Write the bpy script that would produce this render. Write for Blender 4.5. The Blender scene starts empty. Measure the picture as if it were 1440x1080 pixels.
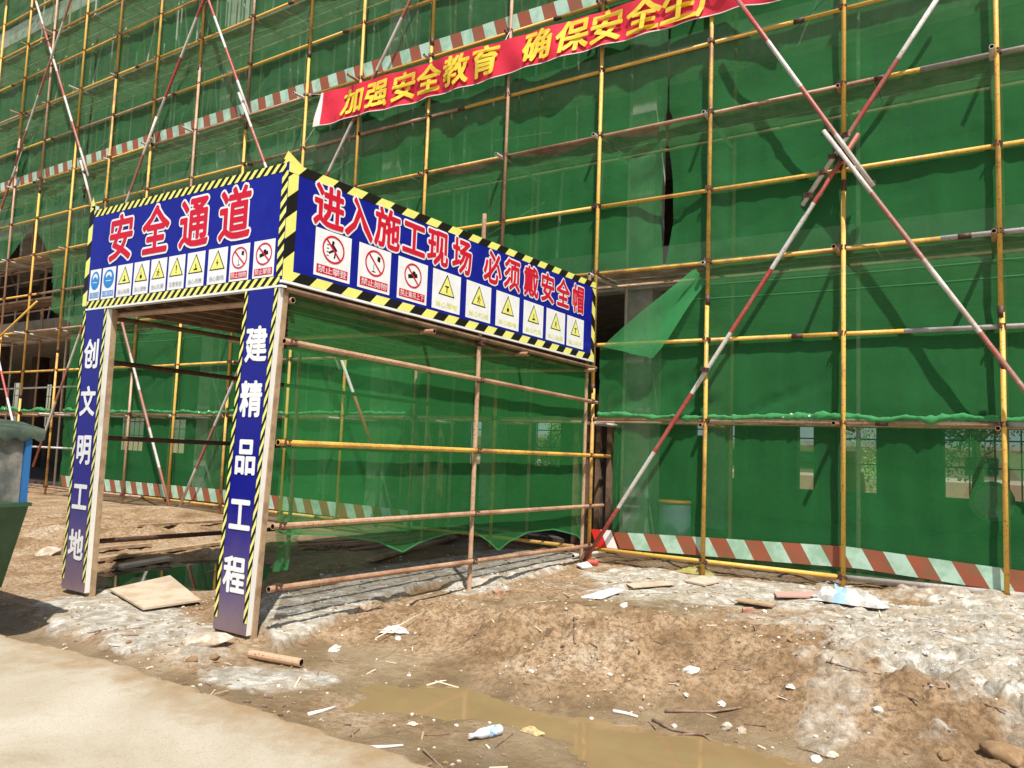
import bpy, math, random
import numpy as np
from mathutils import Vector, Matrix

# ---------------------------------------------------------------- camera, sky, sun, exposure
SC = bpy.context.scene
COL = SC.collection
CAMH = 1.65
FPX = 1066.293
ROT = np.array([[0.84232182, -0.01414818, -0.53878918],
                [0.53768467, 0.09118629, 0.8382006],
                [0.03727118, -0.99573334, 0.08441546]])     # columns: camera right, down, forward in the world
cd = bpy.data.cameras.new('camera')
cam = bpy.data.objects.new('camera', cd)
COL.objects.link(cam)
cam.matrix_world = Matrix([[ROT[0, 0], -ROT[0, 1], -ROT[0, 2], 0], [ROT[1, 0], -ROT[1, 1], -ROT[1, 2], 0],
                           [ROT[2, 0], -ROT[2, 1], -ROT[2, 2], CAMH], [0, 0, 0, 1]])
cd.sensor_width = 36
cd.lens = FPX / 1440 * 36
cd.clip_end = 2000
cd.clip_start = 0.05
SC.camera = cam

SUNV = Vector((1.0, -1.0, 2.45)).normalized()
W = bpy.data.worlds.new('World')
SC.world = W
W.use_nodes = True
wn = W.node_tree
wn.nodes.clear()
sky = wn.nodes.new('ShaderNodeTexSky')
sky.sky_type = 'NISHITA'
sky.sun_disc = False
sky.sun_elevation = math.asin(SUNV.z)
sky.sun_rotation = math.atan2(SUNV.x, SUNV.y)
sky.air_density = 1.3
sky.dust_density = 2.0
bg = wn.nodes.new('ShaderNodeBackground')
bg.inputs[1].default_value = 0.10
wo = wn.nodes.new('ShaderNodeOutputWorld')
wn.links.new(sky.outputs[0], bg.inputs[0])
wn.links.new(bg.outputs[0], wo.inputs[0])
sl = bpy.data.lights.new('sun', 'SUN')
sl.energy = 4.8
sl.angle = math.radians(0.55)
sl.color = (1.0, 0.955, 0.89)
so = bpy.data.objects.new('sun', sl)
COL.objects.link(so)
so.rotation_euler = SUNV.to_track_quat('Z', 'Y').to_euler()
so.location = (10, -10, 25)
SC.view_settings.view_transform = 'Standard'
SC.view_settings.look = 'None'
SC.view_settings.gamma = 1
SC.view_settings.use_curve_mapping = False
SC.view_settings.exposure = 0.38
SC.cycles.transparent_max_bounces = 16
SC.cycles.max_bounces = 6

RND = random.Random(7)


# ---------------------------------------------------------------- survey helpers (photo point -> place on a known plane)
def _ray(u, v):
    return ROT @ np.array([u - 720.0, v - 540.0, FPX])


def F(u, v, Y):          # point on a plane parallel to the facade
    d = _ray(u, v)
    return Vector((d[0] * Y / d[1], Y, d[2] * Y / d[1] + CAMH))


def S(u, v, X):          # point on a plane parallel to the side of the gate
    d = _ray(u, v)
    return Vector((X, d[1] * X / d[0], d[2] * X / d[0] + CAMH))


def G(u, v, Z=0.0):      # point on the ground
    d = _ray(u, v)
    t = (Z - CAMH) / d[2]
    return Vector((d[0] * t, d[1] * t, Z))


# ---------------------------------------------------------------- materials
def nt(name):
    m = bpy.data.materials.new(name)
    m.use_nodes = True
    t = m.node_tree
    t.nodes.clear()
    o = t.nodes.new('ShaderNodeOutputMaterial')
    return m, t, o


def N(t, typ, **kw):
    n = t.nodes.new(typ)
    for k, v in kw.items():
        if k.startswith('i_'):
            n.inputs[k[2:].replace('_', ' ')].default_value = v
        else:
            setattr(n, k, v)
    return n


def noise(t, scale, detail=4, rough=0.6, coord=None, dist=0.0):
    n = N(t, 'ShaderNodeTexNoise')
    n.inputs['Scale'].default_value = scale
    n.inputs['Detail'].default_value = detail
    n.inputs['Roughness'].default_value = rough
    n.inputs['Distortion'].default_value = dist
    if coord is not None:
        t.links.new(coord, n.inputs['Vector'])
    return n.outputs['Fac']


def ramp(t, fac, stops):
    r = N(t, 'ShaderNodeValToRGB')
    e = r.color_ramp.elements
    while len(e) > 1:
        e.remove(e[-1])
    e[0].position = stops[0][0]
    e[0].color = (*stops[0][1], 1) if len(stops[0][1]) == 3 else stops[0][1]
    for p, c in stops[1:]:
        x = e.new(p)
        x.color = (*c, 1)
    t.links.new(fac, r.inputs[0])
    return r.outputs[0]


def mixc(t, fac, a, b):
    m = N(t, 'ShaderNodeMix', data_type='RGBA')
    for s, v in ((m.inputs[0], fac), (m.inputs[6], a), (m.inputs[7], b)):
        if isinstance(v, (int, float)):
            s.default_value = v
        elif isinstance(v, tuple):
            s.default_value = (*v, 1)
        else:
            t.links.new(v, s)
    return m.outputs[2]


def bump(t, h, strength, dist=0.01):
    b = N(t, 'ShaderNodeBump')
    b.inputs['Strength'].default_value = strength
    b.inputs['Distance'].default_value = dist
    t.links.new(h, b.inputs['Height'])
    return b.outputs[0]


def worldpos(t):
    return N(t, 'ShaderNodeNewGeometry').outputs['Position']


MATS = {}


def mat(name, c, rough=0.6, c2=None, scale=8, metal=0.0, bmp=0.0, bscale=60, lo=0.45, hi=0.6, spec=0.5, vary=0.0):
    """painted / rough surface: colour c with patches of c2"""
    if name in MATS:
        return MATS[name]
    m, t, o = nt(name)
    b = N(t, 'ShaderNodeBsdfPrincipled')
    b.inputs['Roughness'].default_value = rough
    b.inputs['Metallic'].default_value = metal
    b.inputs['Specular IOR Level'].default_value = spec
    pos = worldpos(t)
    col = None
    if c2 is not None:
        f = noise(t, scale, 6, 0.65, pos)
        mr = N(t, 'ShaderNodeMapRange')
        mr.inputs[1].default_value = lo
        mr.inputs[2].default_value = hi
        t.links.new(f, mr.inputs[0])
        col = mixc(t, mr.outputs[0], c, c2)
    else:
        f = noise(t, scale, 5, 0.6, pos)
        col = mixc(t, f, tuple(x * 0.82 for x in c), tuple(min(1, x * 1.15) for x in c))
    if vary:
        oi = N(t, 'ShaderNodeObjectInfo')
        hs = N(t, 'ShaderNodeHueSaturation')
        mr2 = N(t, 'ShaderNodeMapRange')
        mr2.inputs[3].default_value = 1 - vary
        mr2.inputs[4].default_value = 1 + vary
        t.links.new(oi.outputs['Random'], mr2.inputs[0])
        t.links.new(mr2.outputs[0], hs.inputs['Value'])
        t.links.new(col, hs.inputs['Color'])
        col = hs.outputs[0]
    t.links.new(col, b.inputs['Base Color'])
    if bmp:
        t.links.new(bump(t, noise(t, bscale, 4, 0.6, pos), bmp, 0.004), b.inputs['Normal'])
    t.links.new(b.outputs[0], o.inputs[0])
    MATS[name] = m
    return m


def pipe_mat(name, paint, rust, lo, hi, rough=0.5):
    m, t, o = nt(name)
    b = N(t, 'ShaderNodeBsdfPrincipled')
    b.inputs['Roughness'].default_value = rough
    pos = worldpos(t)
    oi = N(t, 'ShaderNodeObjectInfo')
    ad = N(t, 'ShaderNodeVectorMath', operation='ADD')
    t.links.new(pos, ad.inputs[0])
    t.links.new(oi.outputs['Random'], ad.inputs[1])
    f = noise(t, 2.2, 8, 0.72, ad.outputs[0])
    shift = N(t, 'ShaderNodeMath', operation='MULTIPLY_ADD')
    shift.inputs[1].default_value = 0.22
    t.links.new(oi.outputs['Random'], shift.inputs[0])
    t.links.new(f, shift.inputs[2])
    mr = N(t, 'ShaderNodeMapRange')
    mr.inputs[1].default_value = lo + 0.11
    mr.inputs[2].default_value = hi + 0.11
    t.links.new(shift.outputs[0], mr.inputs[0])
    fine = noise(t, 45, 5, 0.7, pos)
    c = mixc(t, mr.outputs[0], paint, rust)
    c = mixc(t, ramp(t, fine, [(0.55, (0, 0, 0)), (0.68, (1, 1, 1))]), c, tuple(x * 0.45 for x in rust))
    c = mixc(t, ramp(t, noise(t, 18, 3, 0.6, pos), [(0.6, (0, 0, 0)), (0.75, (.7, .7, .7))]), c, (0.5, 0.46, 0.4))
    t.links.new(c, b.inputs['Base Color'])
    t.links.new(bump(t, fine, 0.25, 0.003), b.inputs['Normal'])
    t.links.new(b.outputs[0], o.inputs[0])
    MATS[name] = m
    return m


M_YEL = pipe_mat('yellow_painted_pipe', (0.74, 0.43, 0.075), (0.30, 0.14, 0.06), 0.50, 0.72)
M_TAN = pipe_mat('rusty_tan_pipe', (0.52, 0.33, 0.20), (0.27, 0.12, 0.07), 0.42, 0.7)
M_RED = pipe_mat('red_band_paint', (0.42, 0.055, 0.045), (0.33, 0.17, 0.13), 0.42, 0.66)
M_WHT = pipe_mat('white_band_paint', (0.62, 0.59, 0.54), (0.36, 0.24, 0.18), 0.5, 0.75)
M_CEMP = pipe_mat('cement_crusted_pipe', (0.46, 0.43, 0.40), (0.30, 0.25, 0.21), 0.4, 0.6, 0.9)
M_COUP = mat('rusted_coupler_steel', (0.13, 0.055, 0.035), 0.6, (0.05, 0.035, 0.03), 30, 0.3, 0.4)
M_HOLE = mat('pipe_bore', (0.015, 0.012, 0.01), 0.9)
M_BLUE = mat('blue_sign_print', (0.004, 0.008, 0.24), 0.45, (0.008, 0.014, 0.30), 3, lo=.4, hi=.7, bmp=0.9, bscale=3.2, spec=.35)
M_YSTR = mat('yellow_sign_print', (0.82, 0.80, 0.20), 0.4, spec=.3)
M_KSTR = mat('black_sign_print', (0.014, 0.012, 0.009), 0.45, spec=.2)
M_WP = mat('white_sign_print', (0.84, 0.84, 0.84), 0.35)
M_RP = mat('red_sign_print', (0.60, 0.012, 0.035), 0.45, spec=.2)
M_GP = mat('grey_sign_print', (0.30, 0.30, 0.33), 0.5)
M_BP = mat('light_blue_sign_print', (0.02, 0.24, 0.62), 0.35)
M_GREENYP = mat('pale_yellow_sign_print', (0.72, 0.72, 0.12), 0.5)
M_BOXW = mat('white_sign_side', (0.80, 0.78, 0.72), 0.5, (0.55, 0.47, 0.36), 2.5, lo=.55, hi=.8)
M_TIMB = mat('weathered_timber', (0.42, 0.29, 0.17), 0.8, (0.28, 0.18, 0.10), 6, bmp=0.4, bscale=90)
M_DKWD = mat('dark_roof_timber', (0.20, 0.12, 0.07), 0.85, (0.11, 0.065, 0.04), 5, bmp=0.4, bscale=70, vary=0.25)
M_CONC = mat('grey_concrete', (0.36, 0.34, 0.31), 0.9, (0.25, 0.235, 0.21), 3, bmp=0.3, bscale=40)
M_PALEC = mat('pale_new_concrete', (0.52, 0.50, 0.45), 0.9, (0.38, 0.36, 0.32), 3, bmp=0.3, bscale=40)
M_DKCON = mat('brown_formwork_and_room_shade', (0.075, 0.05, 0.04), 0.85, (0.035, 0.028, 0.024), 5, bmp=0.3)  # formwork brown; on walls, floor and columns it paints in the rooms' shade
M_BANR = mat('red_banner_cloth', (0.72, 0.022, 0.05), 0.6, (0.62, 0.018, 0.04), 4)
M_BANY = mat('yellow_banner_print', (0.86, 0.62, 0.05), 0.55)
M_BANW = mat('pale_banner_hem', (0.78, 0.70, 0.66), 0.7)
M_TAPR = mat('red_tape_print', (0.66, 0.03, 0.02), 0.4)
M_TAPB = mat('net_tinted_red_tape', (0.30, 0.075, 0.035), 0.6, (0.22, .09, .04), 5)  # red stripe coloured as through the green net, tint painted in
M_TAPG = mat('net_tinted_white_tape', (0.42, 0.60, 0.47), 0.5, (0.28, 0.46, 0.33), 4)  # white stripe with the green net's tint painted into its colour
M_FOAM = mat('white_foam_litter', (0.74, 0.72, 0.68), .8)
M_TAPW = mat('white_tape_print', (0.82, 0.82, 0.80), 0.4)


def post_blue():
    m, t, o = nt('blue_post_print_with_dust')
    b = N(t, 'ShaderNodeBsdfPrincipled')
    b.inputs['Roughness'].default_value = 0.35
    pos = worldpos(t)
    sep = N(t, 'ShaderNodeSeparateXYZ')
    t.links.new(pos, sep.inputs[0])
    n1 = noise(t, 4, 6, 0.7, pos)
    ma = N(t, 'ShaderNodeMath', operation='MULTIPLY_ADD')
    ma.inputs[1].default_value = -0.5
    t.links.new(n1, ma.inputs[0])
    t.links.new(sep.outputs[2], ma.inputs[2])
    mr = N(t, 'ShaderNodeMapRange')
    mr.inputs[1].default_value = 0.95
    mr.inputs[2].default_value = -0.25
    t.links.new(ma.outputs[0], mr.inputs[0])
    pw = N(t, 'ShaderNodeMath', operation='POWER')
    pw.inputs[1].default_value = 1.6
    t.links.new(mr.outputs[0], pw.inputs[0])
    c = mixc(t, pw.outputs[0], (0.005, 0.007, 0.22), (0.22, 0.155, 0.16))
    t.links.new(c, b.inputs['Base Color'])
    t.links.new(b.outputs[0], o.inputs[0])
    return m


M_POSTB = post_blue()


def net_mat(name, c, c2, hole=0.28, streak=0.12, trans=0.3):
    m, t, o = nt(name)
    pos = worldpos(t)
    mp = N(t, 'ShaderNodeMapping')
    mp.inputs['Scale'].default_value = (5.0, 5.0, 0.35)
    t.links.new(pos, mp.inputs[0])
    st = noise(t, 1.3, 5, 0.6, mp.outputs[0], 0.4)
    mp2 = N(t, 'ShaderNodeMapping')
    mp2.inputs['Scale'].default_value = (0.5, 0.5, 2.5)
    t.links.new(pos, mp2.inputs[0])
    st2 = noise(t, 1.0, 5, 0.6, mp2.outputs[0], 0.6)
    cc = mixc(t, st2, c, c2)
    cc = mixc(t, ramp(t, st, [(0.56, (0, 0, 0)), (0.8, (.35, .35, .35))]), cc, (0.10, 0.30, 0.16))
    dust = noise(t, 3.5, 7, 0.75, pos)
    cc = mixc(t, ramp(t, dust, [(0.62, (0, 0, 0)), (0.8, (.4, .4, .4))]), cc, (0.25, 0.36, 0.22))
    d = N(t, 'ShaderNodeBsdfDiffuse')
    tr = N(t, 'ShaderNodeBsdfTranslucent')
    t.links.new(cc, d.inputs[0])
    t.links.new(cc, tr.inputs[0])
    mx = N(t, 'ShaderNodeMixShader')
    mx.inputs[0].default_value = trans
    t.links.new(d.outputs[0], mx.inputs[1])
    t.links.new(tr.outputs[0], mx.inputs[2])
    tp = N(t, 'ShaderNodeBsdfTransparent')
    m2 = N(t, 'ShaderNodeMixShader')
    mr = N(t, 'ShaderNodeMapRange')
    mr.inputs[3].default_value = hole - streak
    mr.inputs[4].default_value = hole + streak
    t.links.new(st, mr.inputs[0])
    t.links.new(mr.outputs[0], m2.inputs[0])
    t.links.new(mx.outputs[0], m2.inputs[1])
    t.links.new(tp.outputs[0], m2.inputs[2])
    bn = bump(t, noise(t, 9, 4, 0.6, pos), 0.25, 0.02)
    t.links.new(bn, d.inputs['Normal'])
    t.links.new(m2.outputs[0], o.inputs[0])
    return m


M_NET = net_mat('green_safety_mesh', (0.038, 0.200, 0.058), (0.052, 0.250, 0.082), 0.36, 0.13)
M_NETU = net_mat('green_safety_mesh_faded', (0.060, 0.235, 0.080), (0.12, 0.34, 0.15), 0.50, 0.18)
M_NETG = net_mat('green_safety_mesh_open', (0.038, 0.225, 0.060), (0.050, 0.27, 0.082), 0.50, 0.13)
M_NETS = net_mat('green_gate_mesh', (0.042, 0.25, 0.062), (0.054, 0.30, 0.085), 0.52, 0.06)
M_FLAP = net_mat('pale_green_loose_mesh', (0.06, 0.36, 0.11), (0.10, 0.44, 0.16), 0.36, 0.10, .35)
M_HEM = net_mat('green_mesh_hem', (0.05, 0.30, 0.09), (0.12, 0.38, 0.16), 0.12, 0.05)


# ---------------------------------------------------------------- mesh builder
class MB:
    def __init__(s):
        s.v, s.f, s.m = [], [], []

    def poly(s, pts, mi=0):
        k = len(s.v)
        s.v += [tuple(p) for p in pts]
        s.f.append(tuple(range(k, k + len(pts))))
        s.m.append(mi)

    def mesh(s, vs, fs, mi=0):
        k = len(s.v)
        s.v += [tuple(p) for p in vs]
        s.f += [tuple(i + k for i in f) for f in fs]
        s.m += [mi] * len(fs)

    def hexa(s, c, mi=0):      # 8 corners: bottom 4 (ccw) then top 4
        s.mesh(c, [(3, 2, 1, 0), (4, 5, 6, 7), (0, 1, 5, 4), (1, 2, 6, 5), (2, 3, 7, 6), (3, 0, 4, 7)], mi)
        return s

    def box(s, a, b, mi=0):
        x0, y0, z0 = a
        x1, y1, z1 = b
        return s.hexa([(x0, y0, z0), (x1, y0, z0), (x1, y1, z0), (x0, y1, z0),
                       (x0, y0, z1), (x1, y0, z1), (x1, y1, z1), (x0, y1, z1)], mi)

    def obox(s, c, ax, ay, az, mi=0):    # centre and three half-axis vectors
        c, ax, ay, az = Vector(c), Vector(ax), Vector(ay), Vector(az)
        return s.hexa([c - ax - ay - az, c + ax - ay - az, c + ax + ay - az, c - ax + ay - az,
                       c - ax - ay + az, c + ax - ay + az, c + ax + ay + az, c - ax + ay + az], mi)

    def tube(s, pts, r, n=8, mi=0, cap=True, hole=None, bands=None):
        pts = [Vector(p) for p in pts]
        rs = r if isinstance(r, (list, tuple)) else [r] * len(pts)
        rings = []
        d0 = (pts[1] - pts[0]).normalized()
        ref = Vector((0, 0, 1)) if abs(d0.z) < 0.9 else Vector((1, 0, 0))
        for i, p in enumerate(pts):
            d = (pts[min(i + 1, len(pts) - 1)] - pts[max(i - 1, 0)]).normalized()
            a = d.cross(ref).normalized()
            b = d.cross(a)
            k = len(s.v)
            for j in range(n):
                t = 2 * math.pi * j / n
                s.v.append(tuple(p + (a * math.cos(t) + b * math.sin(t)) * rs[i]))
            rings.append(k)
        for q in range(len(pts) - 1):
            k, l = rings[q], rings[q + 1]
            for j in range(n):
                j2 = (j + 1) % n
                s.f.append((k + j, l + j, l + j2, k + j2))
                s.m.append(bands[q] if bands else mi)
        if cap:
            for e, (ri, sg) in enumerate(((0, -1), (len(pts) - 1, 1))):
                k = rings[ri]
                idx = list(range(k, k + n))
                if hole is None:
                    s.f.append(tuple(idx) if sg < 0 else tuple(reversed(idx)))
                    s.m.append(bands[0 if e == 0 else -1] if bands else mi)
                else:
                    p = pts[ri]
                    d = (pts[ri] - pts[ri - sg]).normalized()
                    k2 = len(s.v)
                    for j in idx:
                        s.v.append(tuple(p + (Vector(s.v[j]) - p) * 0.8))
                    k3 = len(s.v)
                    for j in idx:
                        s.v.append(tuple(p - d * 0.03 + (Vector(s.v[j]) - p) * 0.8))
                    for j in range(n):
                        j2 = (j + 1) % n
                        s.f.append((k + j, k + j2, k2 + j2, k2 + j))
                        s.m.append(mi)
                        s.f.append((k2 + j, k2 + j2, k3 + j2, k3 + j))
                        s.m.append(hole)
                    s.f.append(tuple(range(k3, k3 + n)))
                    s.m.append(hole)
        return s

    def build(s, name, mats, parent=None, smooth=False, loc=None):
        me = bpy.data.meshes.new(name)
        off = Vector(loc) if loc is not None else (parent_world(parent) if parent else Vector((0, 0, 0)))
        vv = [(x - off.x, y - off.y, z - off.z) for x, y, z in s.v]
        me.from_pydata(vv, [], s.f)
        for m in (mats if isinstance(mats, (list, tuple)) else [mats]):
            me.materials.append(m)
        me.polygons.foreach_set('material_index', s.m)
        if smooth:
            me.shade_smooth()
        me.update()
        o = bpy.data.objects.new(name, me)
        COL.objects.link(o)
        if parent:
            o.parent = parent
            if loc is not None:
                o.location = off - parent_world(parent)
        elif loc is not None:
            o.location = off
        return o


def parent_world(p):
    v = Vector((0, 0, 0))
    while p is not None:
        v += p.location
        p = p.parent
    return v


def tag(o, label=None, cat=None, group=None, kind=None):
    if label:
        o['label'] = label
    if cat:
        o['category'] = cat
    if group:
        o['group'] = group
    if kind:
        o['kind'] = kind
    return o


def empty(name, loc, label, cat, group=None):
    o = bpy.data.objects.new(name, None)
    COL.objects.link(o)
    o.location = loc
    o.empty_display_size = 0.2
    return tag(o, label, cat, group)


def inst(name, me, parent, loc, rot=(0, 0, 0), scale=(1, 1, 1)):
    o = bpy.data.objects.new(name, me)
    COL.objects.link(o)
    o.parent = parent
    o.location = Vector(loc) - (parent_world(parent) if parent else Vector((0, 0, 0)))
    o.rotation_euler = rot
    o.scale = scale
    return o


# ---------------------------------------------------------------- numpy noise
class VN:
    def __init__(s, seed):
        s.g = np.random.default_rng(seed).random((256, 256))

    def n(s, x, y):
        xi = np.floor(x).astype(int)
        yi = np.floor(y).astype(int)
        fx = x - xi
        fy = y - yi
        fx = fx * fx * (3 - 2 * fx)
        fy = fy * fy * (3 - 2 * fy)
        a = s.g[xi % 256, yi % 256]
        b = s.g[(xi + 1) % 256, yi % 256]
        c = s.g[xi % 256, (yi + 1) % 256]
        d = s.g[(xi + 1) % 256, (yi + 1) % 256]
        return (a * (1 - fx) + b * fx) * (1 - fy) + (c * (1 - fx) + d * fx) * fy

    def fbm(s, x, y, o=5, r=0.5):
        v, a, t = 0, 1.0, 0
        for i in range(o):
            v = v + a * s.n(x * 2 ** i + 17.3 * i, y * 2 ** i + 5.1 * i)
            t += a
            a *= r
        return v / t - 0.5


V1, V2, V3 = VN(1), VN(2), VN(3)


def sstep(a, b, x):
    t = np.clip((x - a) / (b - a), 0, 1)
    return t * t * (3 - 2 * t)


def polymask(px, X, Y, soft=0.12, warp=0.15, world=None):
    """soft mask of a ground outline; the outline is surveyed from the photo"""
    P = np.array(world if world is not None else [tuple(G(u, v))[:2] for u, v in px])
    wx = X + warp * 2 * V2.fbm(X * 2.2, Y * 2.2, 5, 0.6)
    wy = Y + warp * 2 * V3.fbm(X * 2.2 + 9, Y * 2.2, 5, 0.6)
    dist = np.full(X.shape, 1e9)
    ins = np.zeros(X.shape, bool)
    n = len(P)
    for i in range(n):
        a, b = P[i], P[(i + 1) % n]
        e = b - a
        t = np.clip(((wx - a[0]) * e[0] + (wy - a[1]) * e[1]) / (e @ e), 0, 1)
        dist = np.minimum(dist, np.hypot(wx - a[0] - t * e[0], wy - a[1] - t * e[1]))
        c = ((a[1] > wy) != (b[1] > wy)) & (wx < (b[0] - a[0]) * (wy - a[1]) / (b[1] - a[1] + 1e-12) + a[0])
        ins ^= c
    sd = np.where(ins, dist, -dist)
    return sstep(-soft, soft, sd)


PUD_GATE = [(8.0, 0)]


def ground_fields(X, Y):
    foot = np.interp(X, [-6, -5.3, -5.0, -4.6, -3.9, -3.3, -2.5, -1.96, -1.1, -.6, .4, 2], [3.6, 3.9, 4.45, 4.7, 4.75, 4.5, 4.45, 4.72, 4.8, 4.6, 4.7, 4.7])
    foot = foot + 0.25 * V1.fbm(X * 1.7, Y * 1.7, 4)
    right = sstep(-5.3, -4.8, X)
    bank = sstep(0, 1.15, Y - foot)
    crest = np.interp(X, [-6, -5.2, -4.4, -3.2, -2.2, -1, .5, 2], [.0, .0, .07, .16, .20, .19, .20, .2])
    back = np.interp(X, [-6, -5, -3, 0, 2], [0.0, 0.0, .03, .10, .12])
    top = crest + (back - crest) * sstep(1.0, 3.4, Y - foot)
    mudlow = -0.075
    h = np.where(right > 0, (mudlow + (top - mudlow) * bank) * right, 0)
    # left of the gate post: pad about level, mud between it and the road
    padl = sstep(3.35, 3.75, Y + .3 * V1.fbm(X * 1.5, Y * 1.5, 4))
    h = h + (1 - right) * (mudlow * (1 - padl) + 0.0 * padl)
    # lumps of the bank
    lump = bank * (1 - 0.75 * sstep(1.6, 3.2, Y - foot)) * right
    n1 = V2.fbm(X * 2.3, Y * 2.3, 5, 0.55)
    rid = 1 - np.abs(V3.fbm(X * 3.1 + 4, Y * 3.1, 5, 0.6)) * 4
    h = h + lump * (0.30 * n1 + 0.05 * rid)
    h = h + lump * 0.06 * V1.fbm(X * 14, Y * 14, 4, 0.7)
    h = h + lump * .035 * np.clip(V3.fbm(X * 7 + 50, Y * 7, 4, .6) - .06, 0, 1) * 3
    # slump steps and hollows on the bank
    for (u, v, r, d) in ((775, 905, .28, .09), (735, 925, .2, .07), (1300, 972, .22, .14), (1000, 880, .3, .06), (1080, 950, .2, .06),
                         (1390, 1050, .3, .07), (560, 850, .25, .05), (1235, 935, .2, .05), (850, 960, .22, .05)):
        p = G(u, v)
        q = np.hypot(X - p.x, (Y - p.y) * .8) + .25 * r * V1.fbm(X * 9, Y * 9, 3) * 4
        h = h - d * (1 - sstep(r * .45, r, q))
    for (u, v, r, d) in ((900, 930, .5, .06), (1020, 960, .4, .05), (650, 890, .5, .05), (1380, 1045, .25, .08), (1160, 1000, .35, .05), (1410, 900, .5, .05)):
        p = G(u, v)
        q = np.hypot(X - p.x, Y - p.y)
        h = h + d * np.exp(-(q / r) ** 2)
    # dump mound far left and mounds inside
    p = (-12.2, 7.0)
    q = np.hypot((X - p[0]) / 2.2, (Y - p[1]) / 1.6)
    h = h + np.exp(-q ** 2 * 1.5) * (.20 + .5 * V1.fbm(X * 1.4, Y * 1.4, 5) * .8)
    q = np.hypot((X + 14.6) / 1.7, (Y - 9.6) / .7)
    h = h + .17 * np.exp(-q ** 2)
    h = h + 0.012 * V1.fbm(X * 5, Y * 5, 5, .6) * (1 - bank * right * .5) + .022 * V3.fbm(X * 1.1, Y * 1.6, 4) * (1 - bank) * right
    far = sstep(9.8, 11.8, Y)
    rgt = sstep(-2.2, -.6, X) * (sstep(9.5, 10.1, Y) - sstep(10.9, 11.4, Y))
    h = h + rgt * (0.10 + .12 * V1.fbm(X * 5, Y * 5, 5, .6))
    pad = polymask([(366, 912), (430, 893), (500, 868), (600, 828), (700, 822), (840, 788), (700, 765), (380, 790)], X, Y, .05, .16)
    h = h + .065 * pad * (.95 + .25 * V3.fbm(X * 9, Y * 9, 4, .6))
    lft = (1 - sstep(-8.6, -8.2, X)) * sstep(3.8, 4.6, Y) * (1 - sstep(8.5, 9.6, Y))
    h = h + lft * (.16 * V1.fbm(X * 1.8, Y * 1.8, 5, .6) + .10 * np.clip(V2.fbm(X * 4, Y * 4, 4, .6), -.1, .3))
    # masks
    cem = np.zeros(X.shape)
    for pts, so_, w_, a in (
            ([(40, 845), (150, 832), (250, 860), (305, 890), (300, 925), (240, 925), (150, 900), (60, 870)], .22, .35, 1),
            ([(366, 912), (430, 893), (500, 868), (600, 828), (720, 822), (840, 785), (700, 778), (520, 806), (400, 832), (366, 850)], .10, .18, .9),
            ([(610, 822), (700, 818), (712, 832), (640, 838)], .07, .1, 1),
            ([(800, 806), (900, 800), (1060, 822), (1180, 835), (1250, 865), (1000, 866), (850, 846)], .38, .6, .9),
            ([(1060, 885), (1180, 862), (1440, 850), (1560, 900), (1560, 1100), (1390, 1060), (1310, 1010), (1200, 950), (1120, 915)], .55, .8, .95),
            ([(285, 930), (350, 922), (455, 934), (456, 952), (390, 962), (290, 945)], .08, .16, .9),
            ([(1120, 960), (1200, 970), (1260, 1010), (1220, 1060), (1130, 1020)], .2, .5, .6)):
        cem = np.maximum(cem, a * polymask(pts, X, Y, so_, w_))
    bl = V2.fbm(X * 1.1 + 30, Y * 1.1, 5, .6)
    cem = np.maximum(cem, .45 * sstep(.05, .2, bl) * sstep(7.5, 8.5, Y) * right)
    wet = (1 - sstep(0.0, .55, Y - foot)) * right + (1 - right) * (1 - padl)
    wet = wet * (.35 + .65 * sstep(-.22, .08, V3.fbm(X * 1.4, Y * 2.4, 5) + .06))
    for pts in ([(800, 850), (960, 845), (1010, 875), (900, 890), (840, 880)], [(640, 845), (720, 838), (790, 850), (700, 870)], [(340, 745), (700, 745), (830, 765), (680, 780), (400, 832), (340, 830)]):  # last outline darkens the gate floor to stand for roof shade
        wet = np.maximum(wet, (.75 if pts[0][0] != 340 else 1) * polymask(pts, X, Y, .2, .4))
    # gate puddle basin
    pm = polymask([(135, 800), (170, 788), (330, 778), (420, 790), (400, 815), (300, 828), (200, 830), (140, 822)], X, Y, .15, .15)
    h = h - .09 * pm
    wet = np.maximum(wet, pm)
    # front puddle basin
    p2 = polymask([(500, 950), (600, 945), (700, 965), (790, 990), (880, 1000), (960, 1010), (1080, 1050), (1180, 1070), (1190, 1120),
                   (900, 1120), (820, 1040), (740, 1010), (620, 985), (520, 975)], X, Y, .22, .34)
    h = h - .055 * p2
    wet = np.maximum(wet, p2)
    road_drop = 1 - sstep(3.05, 3.3, Y)
    h = h * (1 - road_drop) - 0.06 * road_drop
    dk = polymask([(1195, 822), (1320, 826), (1500, 842), (1500, 866), (1380, 858), (1230, 848)], X, Y, .1, .25)
    cem = cem * (1 - p2) * (1 - pm) * (1 - dk)
    wet = np.maximum(wet, dk)
    h = h + dk * .05 * V2.fbm(X * 8, Y * 8, 4, .6)
    crust = np.clip(V1.fbm(X * 4 + 3, Y * 6, 5, .65) - .02, 0, .08) / .08
    h = h + sstep(.3, .6, cem) * (0.008 + (.006 + .02 * (X > -2)) * crust + .012 * V2.fbm(X * 24, Y * 24, 3, .6))
    lr = sstep(-1.6, -.6, X) * sstep(5.0, 5.6, Y) * (1 - sstep(8.2, 9.2, Y))
    h = h + lr * (.07 * np.abs(V3.fbm(X * 5, Y * 6 + 8, 5, .65)) * 2 + .03 * V1.fbm(X * 18, Y * 18, 3, .6))
    return h, cem, wet


def hground(x, y):
    a, _, _ = ground_fields(np.array([[x]], float), np.array([[y]], float))
    return float(a[0, 0])


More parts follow.
